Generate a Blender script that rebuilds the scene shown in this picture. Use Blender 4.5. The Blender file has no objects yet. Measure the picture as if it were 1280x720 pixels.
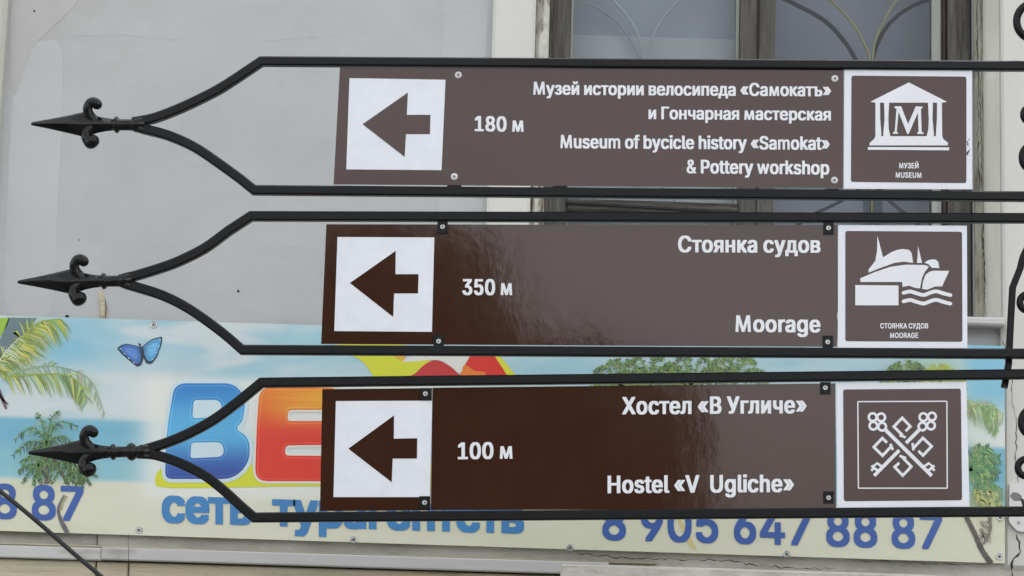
import bpy, bmesh, math, random
from mathutils import Vector, Matrix
rnd = random.Random(7)
R = math.radians
scene = bpy.context.scene
col = scene.collection

# ------------------------------------------------------------------ camera
CAM = Vector((0.0, -5.0, 1.97))
PITCH, ROLL, FPX = R(10.5), R(1.75), 3000.0
ROT = Matrix.Rotation(R(90) + PITCH, 3, 'X') @ Matrix.Rotation(ROLL, 3, 'Z')
cd = bpy.data.cameras.new("camera")
cd.sensor_width = 36.0
cd.lens = FPX * 36.0 / 1280.0
cd.clip_end = 2000
cam = bpy.data.objects.new("camera", cd)
cam.matrix_world = Matrix.Translation(CAM) @ ROT.to_4x4()
col.objects.link(cam)
scene.camera = cam

# ------------------------------------------------------------------ world and sun (open shade on a hazy day; the sun stands behind the house)
SUN_EL, SUN_AZ = R(50), R(20)
world = bpy.data.worlds.new("World")
scene.world = world
world.use_nodes = True
nt = world.node_tree
nt.nodes.clear()
wo = nt.nodes.new('ShaderNodeOutputWorld')
bg = nt.nodes.new('ShaderNodeBackground')
sky = nt.nodes.new('ShaderNodeTexSky')
sky.sky_type = 'NISHITA'
sky.sun_disc = False
sky.sun_elevation = SUN_EL
sky.sun_rotation = SUN_AZ
sky.air_density = 1.0
sky.dust_density = 4.0
hs = nt.nodes.new('ShaderNodeHueSaturation')
hs.inputs['Saturation'].default_value = 0.14
nt.links.new(sky.outputs[0], hs.inputs['Color'])
nt.links.new(hs.outputs[0], bg.inputs['Color'])
bg.inputs['Strength'].default_value = 0.14
nt.links.new(bg.outputs[0], wo.inputs[0])
sd = bpy.data.lights.new("sun", 'SUN')
sd.energy = 2.0
sd.angle = R(4)
sd.color = (1.0, 0.95, 0.88)
so = bpy.data.objects.new("sun", sd)
dirv = Vector((math.sin(SUN_AZ) * math.cos(SUN_EL), math.cos(SUN_AZ) * math.cos(SUN_EL), math.sin(SUN_EL)))
so.rotation_euler = dirv.to_track_quat('Z', 'Y').to_euler()
so.location = (5, 20, 30)
col.objects.link(so)
scene.view_settings.view_transform = 'Standard'
scene.view_settings.look = 'None'
scene.view_settings.exposure = 2.15
scene.view_settings.gamma = 1.0

# ------------------------------------------------------------------ helpers
def ray(px, py):
    return (ROT @ Vector(((px - 640) / FPX, (360 - py) / FPX, -1.0)))

def on_plane(px, py, p0, n):
    d = ray(px, py)
    return CAM + d * ((p0 - CAM).dot(n) / d.dot(n))

YW = 1.3                                  # front face of the plaster wall
def W(px, py, d=0.0):
    p = on_plane(px, py, Vector((0, YW, 0)), Vector((0, 1, 0)))
    return Vector((p.x, YW - d, p.z))
def WX(px, py=0): return W(px, py).x
def WZ(px, py): return W(px, py).z

def s2l(c):
    c = c / 255.0
    return c / 12.92 if c <= 0.04045 else ((c + 0.055) / 1.055) ** 2.4
LIGHT = 1.08                              # how much brighter than its base colour a plain surface renders
def C(r, g, b): return tuple(min(0.86, s2l(v) / LIGHT) for v in (r, g, b))

def obj(name, me, parent=None, mat=None, smooth=False):
    o = bpy.data.objects.new(name, me)
    col.objects.link(o)
    if parent is not None: o.parent = parent
    if mat is not None: me.materials.append(mat)
    if smooth:
        for p in me.polygons: p.use_smooth = True
    return o

def wloc(o):
    v = Vector((0, 0, 0))
    while o is not None:
        v += o.location
        o = o.parent
    return v

def build(name, verts, faces, mat, parent=None, smooth=False, cols=None, kind=None):
    """verts in world space, stored relative to the parent's location"""
    off = wloc(parent)
    me = bpy.data.meshes.new(name)
    me.from_pydata([tuple(Vector(v) - off) for v in verts], [], faces)
    if cols is not None:
        ca = me.color_attributes.new('Col', 'FLOAT_COLOR', 'POINT')
        flat = []
        for c in cols: flat += [c[0], c[1], c[2], 1.0]
        ca.data.foreach_set('color', flat)
    me.update()
    o = obj(name, me, parent, mat, smooth)
    if kind: o['kind'] = kind
    return o

def empty(name, loc, label, cat, group=None):
    o = bpy.data.objects.new(name, None)
    o.location = loc
    o.empty_display_size = 0.1
    o['label'] = label; o['category'] = cat
    if group: o['group'] = group
    col.objects.link(o)
    return o
def tag(o, label, cat, group=None):
    o['label'] = label; o['category'] = cat
    if group: o['group'] = group
    return o

class MB:
    def __init__(s): s.v = []; s.f = []; s.c = []
    def add(s, vs, fs, c=None):
        n = len(s.v); s.v += [Vector(v) for v in vs]; s.f += [tuple(i + n for i in f) for f in fs]
        if c is not None:
            s.c += c if isinstance(c, list) else [c] * len(vs)
        return s
    def box(s, x0, x1, y0, y1, z0, z1):
        return s.add([(x0, y0, z0), (x1, y0, z0), (x1, y1, z0), (x0, y1, z0), (x0, y0, z1), (x1, y0, z1), (x1, y1, z1), (x0, y1, z1)],
                     [(0, 3, 2, 1), (4, 5, 6, 7), (0, 1, 5, 4), (1, 2, 6, 5), (2, 3, 7, 6), (3, 0, 4, 7)])
    def cbox(s, x0, x1, y0, y1, z0, z1, b=0.003):
        """box with chamfered front (low-y) edges"""
        return s.add([(x0 + b, y0, z0 + b), (x1 - b, y0, z0 + b), (x1 - b, y0, z1 - b), (x0 + b, y0, z1 - b),
                      (x0, y0 + b, z0), (x1, y0 + b, z0), (x1, y0 + b, z1), (x0, y0 + b, z1),
                      (x0, y1, z0), (x1, y1, z0), (x1, y1, z1), (x0, y1, z1)],
                     [(0, 1, 2, 3), (4, 5, 1, 0), (5, 6, 2, 1), (6, 7, 3, 2), (7, 4, 0, 3),
                      (8, 9, 5, 4), (9, 10, 6, 5), (10, 11, 7, 6), (11, 8, 4, 7), (11, 10, 9, 8)])
    def build(s, name, mat, parent=None, smooth=False, kind=None):
        return build(name, s.v, s.f, mat, parent, smooth, s.c if len(s.c) == len(s.v) and s.c else None, kind)

def sweep(pts, n, w, h, cham=0.25, closed_ends=True):
    """rectangular bar with chamfered edges swept along pts with mitred corners; n = fixed depth axis; w = in-plane width, h = depth"""
    pts = [Vector(p) for p in pts]
    a, b = w / 2, h / 2
    c = min(a, b) * cham
    sec = [(-a + c, -b), (a - c, -b), (a, -b + c), (a, b - c), (a - c, b), (-a + c, b), (-a, b - c), (-a, -b + c)]
    V, F = [], []
    m = len(pts)
    for i, p in enumerate(pts):
        t0 = (pts[i] - pts[i - 1]).normalized() if i > 0 else None
        t1 = (pts[i + 1] - pts[i]).normalized() if i < m - 1 else None
        t0 = t0 or t1; t1 = t1 or t0
        t = (t0 + t1).normalized()
        side = t.cross(n).normalized()
        k = 1.0 / max(0.3, t.dot(t0))
        for (u, v) in sec:
            V.append(p + side * (u * k) + n * v)
    for i in range(m - 1):
        for j in range(8):
            F.append((i * 8 + j, i * 8 + (j + 1) % 8, (i + 1) * 8 + (j + 1) % 8, (i + 1) * 8 + j))
    if closed_ends:
        F.append(tuple(range(7, -1, -1))); F.append(tuple((m - 1) * 8 + j for j in range(8)))
    return V, F

def tube(pts, rad, n=10):
    pts = [Vector(p) for p in pts]
    V, F = [], []
    m = len(pts)
    up = Vector((0.13, -0.9, 0.4)).normalized()
    for i, p in enumerate(pts):
        t = (pts[min(i + 1, m - 1)] - pts[max(i - 1, 0)]).normalized()
        a = t.cross(up).normalized(); b = t.cross(a)
        r = rad[i] if isinstance(rad, (list, tuple)) else rad
        for k in range(n):
            th = 2 * math.pi * k / n
            V.append(p + a * (math.cos(th) * r) + b * (math.sin(th) * r))
    for i in range(m - 1):
        for k in range(n):
            F.append((i * n + k, i * n + (k + 1) % n, (i + 1) * n + (k + 1) % n, (i + 1) * n + k))
    F.append(tuple(range(n - 1, -1, -1))); F.append(tuple((m - 1) * n + k for k in range(n)))
    return V, F

def smooth(a, b, t):
    t = max(0.0, min(1.0, (t - a) / (b - a))); return t * t * (3 - 2 * t)

def smooth_path(pts, per=6):
    """Catmull-Rom through pts"""
    pts = [Vector(p) for p in pts]
    out = []
    for i in range(len(pts) - 1):
        p0 = pts[max(i - 1, 0)]; p1 = pts[i]; p2 = pts[i + 1]; p3 = pts[min(i + 2, len(pts) - 1)]
        for k in range(per):
            t = k / per
            out.append(0.5 * ((2 * p1) + (p2 - p0) * t + (2 * p0 - 5 * p1 + 4 * p2 - p3) * t * t + (3 * p1 - p0 - 3 * p2 + p3) * t ** 3))
    out.append(pts[-1])
    return out

# ------------------------------------------------------------------ materials
def nmat(name):
    m = bpy.data.materials.new(name); m.use_nodes = True
    t = m.node_tree
    return m, t, t.nodes['Principled BSDF']

def surf(name, c, rough=0.6, var=0.12, scale=6.0, bump=0.2, bscale=60.0, dist=0.004, c2=None, spec=0.5, metal=0.0, coat=0.0, stretch=(1, 1, 1), stain=None, stain_scale=1.5, stain_lo=0.52, stain_hi=0.68, rvar=0.0):
    m, t, p = nmat(name)
    N, L = t.nodes, t.links
    tc = N.new('ShaderNodeTexCoord'); mp = N.new('ShaderNodeMapping'); mp.inputs['Scale'].default_value = stretch
    L.new(tc.outputs['Object'], mp.inputs[0])
    n1 = N.new('ShaderNodeTexNoise'); n1.inputs['Scale'].default_value = scale; n1.inputs['Detail'].default_value = 8; n1.inputs['Roughness'].default_value = 0.62
    L.new(mp.outputs[0], n1.inputs['Vector'])
    r1 = N.new('ShaderNodeValToRGB')
    cc = c2 or tuple(v * (1 - var) for v in c)
    r1.color_ramp.elements[0].position = 0.35; r1.color_ramp.elements[0].color = (*cc, 1)
    r1.color_ramp.elements[1].position = 0.65; r1.color_ramp.elements[1].color = (*tuple(min(0.9, v * (1 + var * 0.4)) for v in c), 1)
    L.new(n1.outputs[0], r1.inputs[0])
    out = r1.outputs[0]
    if stain:
        n2 = N.new('ShaderNodeTexNoise'); n2.inputs['Scale'].default_value = stain_scale; n2.inputs['Detail'].default_value = 10; n2.inputs['Roughness'].default_value = 0.65
        L.new(mp.outputs[0], n2.inputs['Vector'])
        r2 = N.new('ShaderNodeMapRange'); r2.inputs['From Min'].default_value = stain_lo; r2.inputs['From Max'].default_value = stain_hi
        L.new(n2.outputs[0], r2.inputs[0])
        mx = N.new('ShaderNodeMix'); mx.data_type = 'RGBA'
        L.new(r2.outputs[0], mx.inputs['Factor']); L.new(out, mx.inputs['A']); mx.inputs['B'].default_value = (*stain, 1)
        out = mx.outputs['Result']
    L.new(out, p.inputs['Base Color'])
    p.inputs['Roughness'].default_value = rough
    if rvar:
        mr = N.new('ShaderNodeMapRange'); mr.inputs['To Min'].default_value = max(0, rough - rvar); mr.inputs['To Max'].default_value = rough + rvar
        L.new(n1.outputs[0], mr.inputs[0]); L.new(mr.outputs[0], p.inputs['Roughness'])
    p.inputs['Metallic'].default_value = metal
    p.inputs['Specular IOR Level'].default_value = spec
    if coat:
        p.inputs['Coat Weight'].default_value = coat; p.inputs['Coat Roughness'].default_value = 0.05
    if bump:
        nb = N.new('ShaderNodeTexNoise'); nb.inputs['Scale'].default_value = bscale; nb.inputs['Detail'].default_value = 6
        L.new(mp.outputs[0], nb.inputs['Vector'])
        bp = N.new('ShaderNodeBump'); bp.inputs['Strength'].default_value = bump; bp.inputs['Distance'].default_value = dist
        L.new(nb.outputs[0], bp.inputs['Height']); L.new(bp.outputs[0], p.inputs['Normal'])
    return m

def film(name, c, rough=0.09, spec=0.5):
    """glossy self-adhesive sign film: faint dust in the colour, a very slightly rippled sheet"""
    m = surf(name, c, rough=rough, spec=spec, var=0.05, scale=25, bump=0, rvar=0.03)
    t = m.node_tree; N, L = t.nodes, t.links; p = N['Principled BSDF']
    tc = N.new('ShaderNodeTexCoord')
    na = N.new('ShaderNodeTexNoise'); na.inputs['Scale'].default_value = 7; na.inputs['Detail'].default_value = 2
    nb = N.new('ShaderNodeTexNoise'); nb.inputs['Scale'].default_value = 70; nb.inputs['Detail'].default_value = 3
    mpn = N.new('ShaderNodeMapping'); mpn.inputs['Scale'].default_value = (1.0, 1.0, 0.6)
    L.new(tc.outputs['Object'], mpn.inputs[0])
    L.new(mpn.outputs[0], na.inputs['Vector']); L.new(mpn.outputs[0], nb.inputs['Vector'])
    b1 = N.new('ShaderNodeBump'); b1.inputs['Strength'].default_value = 0.5; b1.inputs['Distance'].default_value = 0.0009
    b2 = N.new('ShaderNodeBump'); b2.inputs['Strength'].default_value = 0.24; b2.inputs['Distance'].default_value = 0.00035
    L.new(na.outputs[0], b1.inputs['Height']); L.new(nb.outputs[0], b2.inputs['Height'])
    L.new(b1.outputs[0], b2.inputs['Normal']); L.new(b2.outputs[0], p.inputs['Normal'])
    return m

def vcol(name, rough=0.45, bump=True):
    m, t, p = nmat(name)
    N, L = t.nodes, t.links
    a = N.new('ShaderNodeVertexColor'); a.layer_name = 'Col'
    tc = N.new('ShaderNodeTexCoord')
    n = N.new('ShaderNodeTexNoise'); n.inputs['Scale'].default_value = 9; n.inputs['Detail'].default_value = 9; n.inputs['Roughness'].default_value = 0.7
    L.new(tc.outputs['Object'], n.inputs['Vector'])
    r = N.new('ShaderNodeMapRange'); r.inputs['From Min'].default_value = 0.62; r.inputs['From Max'].default_value = 0.80; r.inputs['To Max'].default_value = 0.35
    L.new(n.outputs[0], r.inputs[0])
    mx = N.new('ShaderNodeMix'); mx.data_type = 'RGBA'
    mx.inputs['B'].default_value = (0.45, 0.42, 0.33, 1)
    L.new(r.outputs[0], mx.inputs['Factor']); L.new(a.outputs[0], mx.inputs['A'])
    L.new(mx.outputs['Result'], p.inputs['Base Color'])
    p.inputs['Roughness'].default_value = rough
    if bump:
        nb = N.new('ShaderNodeTexNoise'); nb.inputs['Scale'].default_value = 2.2; nb.inputs['Detail'].default_value = 3
        L.new(tc.outputs['Object'], nb.inputs['Vector'])
        bp = N.new('ShaderNodeBump'); bp.inputs['Strength'].default_value = 0.4; bp.inputs['Distance'].default_value = 0.03
        L.new(nb.outputs[0], bp.inputs['Height']); L.new(bp.outputs[0], p.inputs['Normal'])
    return m

M = {}
M['black'] = surf('black_gloss_paint', (0.004, 0.0045, 0.0055), spec=0.2, rough=0.36, var=0.25, scale=40, bump=0.5, bscale=220, dist=0.0012, rvar=0.12)
M['iron'] = surf('wrought_iron', (0.004, 0.0045, 0.005), spec=0.26, rough=0.17, var=0.4, scale=60, bump=0.35, bscale=70, dist=0.0012, rvar=0.08)
M['weld'] = surf('weld_bead', (0.03, 0.028, 0.026), rough=0.45, var=0.5, scale=90, bump=1.0, bscale=260, dist=0.003)
M['brown'] = film('brown_film', (0.043, 0.0155, 0.0095), rough=0.07, spec=0.42)
M['brown_matte'] = film('brown_print', (0.044, 0.0155, 0.0105), rough=0.14, spec=0.42)
M['white'] = film('white_film', (0.70, 0.72, 0.765), rough=0.3)
M['letter'] = surf('white_letter_film', (0.72, 0.73, 0.755), rough=0.35, var=0.05, bump=0)
M['alu'] = surf('aluminium_sheet', (0.55, 0.56, 0.57), rough=0.4, metal=0.6, bump=0.1)
M['steel'] = surf('steel_screw', (0.55, 0.55, 0.53), rough=0.32, metal=0.85, var=0.3, scale=120, bump=0)
M['rivet'] = surf('white_rivet', (0.62, 0.62, 0.62), rough=0.35, bump=0)
M['dark'] = surf('dark_hole', (0.015, 0.014, 0.013), rough=0.8, bump=0)
M['plaster'] = surf('grey_plaster', C(186, 188, 188), rough=0.85, var=0.09, scale=1.6, bump=0.55, bscale=14, dist=0.006,
                    stain=C(176, 172, 166), stain_scale=1.1, stain_lo=0.55, stain_hi=0.75)
M['cream'] = surf('cream_plaster', C(216, 215, 207), rough=0.85, var=0.06, scale=5, bump=0.5, bscale=22, dist=0.005,
                  stain=C(190, 186, 172), stain_scale=5, stain_lo=0.58, stain_hi=0.8, stretch=(1, 1, 0.35))
M['dark_cream'] = surf('dirty_or_shaded_cream', C(196, 196, 184), rough=0.88, var=0.14, scale=7, bump=0.7, bscale=30, dist=0.006,
                      stain=C(150, 145, 130), stain_scale=6, stain_lo=0.55, stain_hi=0.75, stretch=(1, 1, 0.3))  # darker cream: stained left pilaster, and painted shade on the right reveal
M['rough_plaster'] = surf('weathered_cement', C(204, 201, 190), rough=0.9, var=0.25, scale=9, bump=0.9, bscale=35, dist=0.01,
                          stain=C(146, 138, 122), stain_scale=7, stain_lo=0.55, stain_hi=0.75, stretch=(0.5, 1, 1))
M['peel'] = surf('peeling_paint', C(205, 203, 192), rough=0.85, var=0.2, scale=30, bump=0.9, bscale=50, dist=0.006,
                 stain=C(112, 102, 88), stain_scale=24, stain_lo=0.47, stain_hi=0.56, stretch=(1.0, 1, 0.3))
M['peel_grey'] = surf('grey_peeling_edge', C(148, 146, 132), rough=0.88, var=0.25, scale=26, bump=0.9, bscale=50, dist=0.006,
                 stain=C(96, 92, 80), stain_scale=22, stain_lo=0.5, stain_hi=0.62, stretch=(1.2, 1, 0.25))
M['oldwood'] = surf('weathered_grey_wood', C(98, 95, 88), rough=0.85, var=0.4, scale=16, bump=0.8, bscale=60, dist=0.006,
                    stain=C(66, 61, 54), stain_scale=14, stain_lo=0.5, stain_hi=0.62, stretch=(4, 4, 0.25))
M['brownwood'] = surf('dark_brown_wood', C(62, 46, 42), rough=0.7, var=0.35, scale=16, bump=0.5, bscale=60, stretch=(4, 4, 0.25))
M['railwood'] = surf('weathered_rail_wood', C(88, 85, 78), rough=0.85, var=0.4, scale=16, bump=0.8, bscale=60, dist=0.006,
                     stain=C(48, 44, 40), stain_scale=9, stain_lo=0.5, stain_hi=0.62, stretch=(0.25, 4, 4))
M['palewood'] = surf('pale_painted_wood', C(168, 172, 164), rough=0.7, var=0.2, scale=12, bump=0.5, bscale=60, stretch=(3, 3, 0.3))
M['plank'] = surf('yellowish_plank', C(206, 197, 170), rough=0.88, var=0.3, scale=8, bump=0.8, bscale=40, dist=0.006,
                  stain=C(156, 142, 114), stain_scale=8, stain_lo=0.52, stain_hi=0.68, stretch=(0.2, 2, 3))
M['flash'] = surf('painted_sheet_flashing', C(196, 195, 192), rough=0.5, var=0.12, scale=6, bump=0.25, bscale=20, dist=0.004,
                  stain=C(140, 132, 120), stain_scale=9, stain_lo=0.6, stain_hi=0.75, stretch=(0.3, 1, 1))
M['print'] = vcol('banner_print')
M['inkblue'] = surf('blue_banner_ink', C(62, 98, 170), rough=0.45, var=0.08, bump=0)
M['inksky'] = surf('light_blue_banner_ink', C(66, 134, 192), rough=0.45, var=0.08, bump=0)
M['cable'] = surf('black_cable', (0.012, 0.011, 0.012), rough=0.5, bump=0)
M['curtain'] = surf('grey_blind', C(192, 195, 198), rough=0.9, var=0.06, scale=3, bump=0.3, bscale=8)
M['curtain2'] = surf('pale_board', C(216, 218, 216), rough=0.9, var=0.06, scale=3, bump=0.3, bscale=8)
M['room'] = surf('dark_room', C(172, 176, 182), rough=0.9, var=0.1, scale=2, bump=0)
M['grille_pale'] = surf('pale_grille', C(215, 220, 218), rough=0.6, bump=0)
M['grille_gold'] = surf('dull_gold_grille', C(196, 186, 130), rough=0.45, metal=0.2, bump=0)
M['asphalt'] = surf('asphalt', (0.055, 0.055, 0.055), rough=0.9, var=0.3, scale=3, bump=0.6, bscale=80, dist=0.01)
M['paving'] = surf('paving', (0.24, 0.23, 0.21), rough=0.9, var=0.25, scale=4, bump=0.5, bscale=60, dist=0.005)
M['bark'] = surf('bark', (0.07, 0.055, 0.04), rough=0.9, var=0.4, scale=8, bump=0.9, bscale=20, dist=0.02, stretch=(3, 3, 0.5))
M['leaf'] = surf('leaf', (0.035, 0.065, 0.018), rough=0.6, var=0.4, scale=2, bump=0)
M['rust'] = surf('rust', (0.12, 0.045, 0.02), rough=0.85, var=0.4, scale=60, bump=0.3)
M['skim_pale'] = surf('pale_skim', C(189, 191, 190), rough=0.88, var=0.06, scale=3, bump=0.4, bscale=18, dist=0.004)
M['skim_beige'] = surf('beige_skim', C(186, 185, 182), rough=0.88, var=0.08, scale=5, bump=0.4, bscale=18, dist=0.004)
M['hair'] = surf('hairline', C(160, 165, 169), rough=0.9, var=0.1, bump=0)
M['enamel'] = surf('white_enamel', C(222, 222, 218), rough=0.3, var=0.06, scale=8, bump=0.2, bscale=20)
M['chip'] = surf('enamel_chip', C(130, 128, 122), rough=0.7, bump=0.4)
# window glass: clear sheet with a mirror share
m, t, p = nmat('window_glass')
N, L = t.nodes, t.links
N.remove(p)
tr = N.new('ShaderNodeBsdfTransparent'); tr.inputs[0].default_value = (0.86, 0.88, 0.90, 1)
gl = N.new('ShaderNodeBsdfGlossy'); gl.inputs['Roughness'].default_value = 0.02
fr = N.new('ShaderNodeFresnel'); fr.inputs[0].default_value = 1.32
nb = N.new('ShaderNodeTexNoise'); nb.inputs['Scale'].default_value = 3
tc = N.new('ShaderNodeTexCoord'); L.new(tc.outputs['Object'], nb.inputs['Vector'])
bp = N.new('ShaderNodeBump'); bp.inputs['Strength'].default_value = 0.3; bp.inputs['Distance'].default_value = 0.004
L.new(nb.outputs[0], bp.inputs['Height']); L.new(bp.outputs[0], gl.inputs['Normal'])
mx = N.new('ShaderNodeMixShader')
L.new(fr.outputs[0], mx.inputs[0]); L.new(tr.outputs[0], mx.inputs[1]); L.new(gl.outputs[0], mx.inputs[2])
L.new(mx.outputs[0], N['Material Output'].inputs[0])
M['glass'] = m

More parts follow.
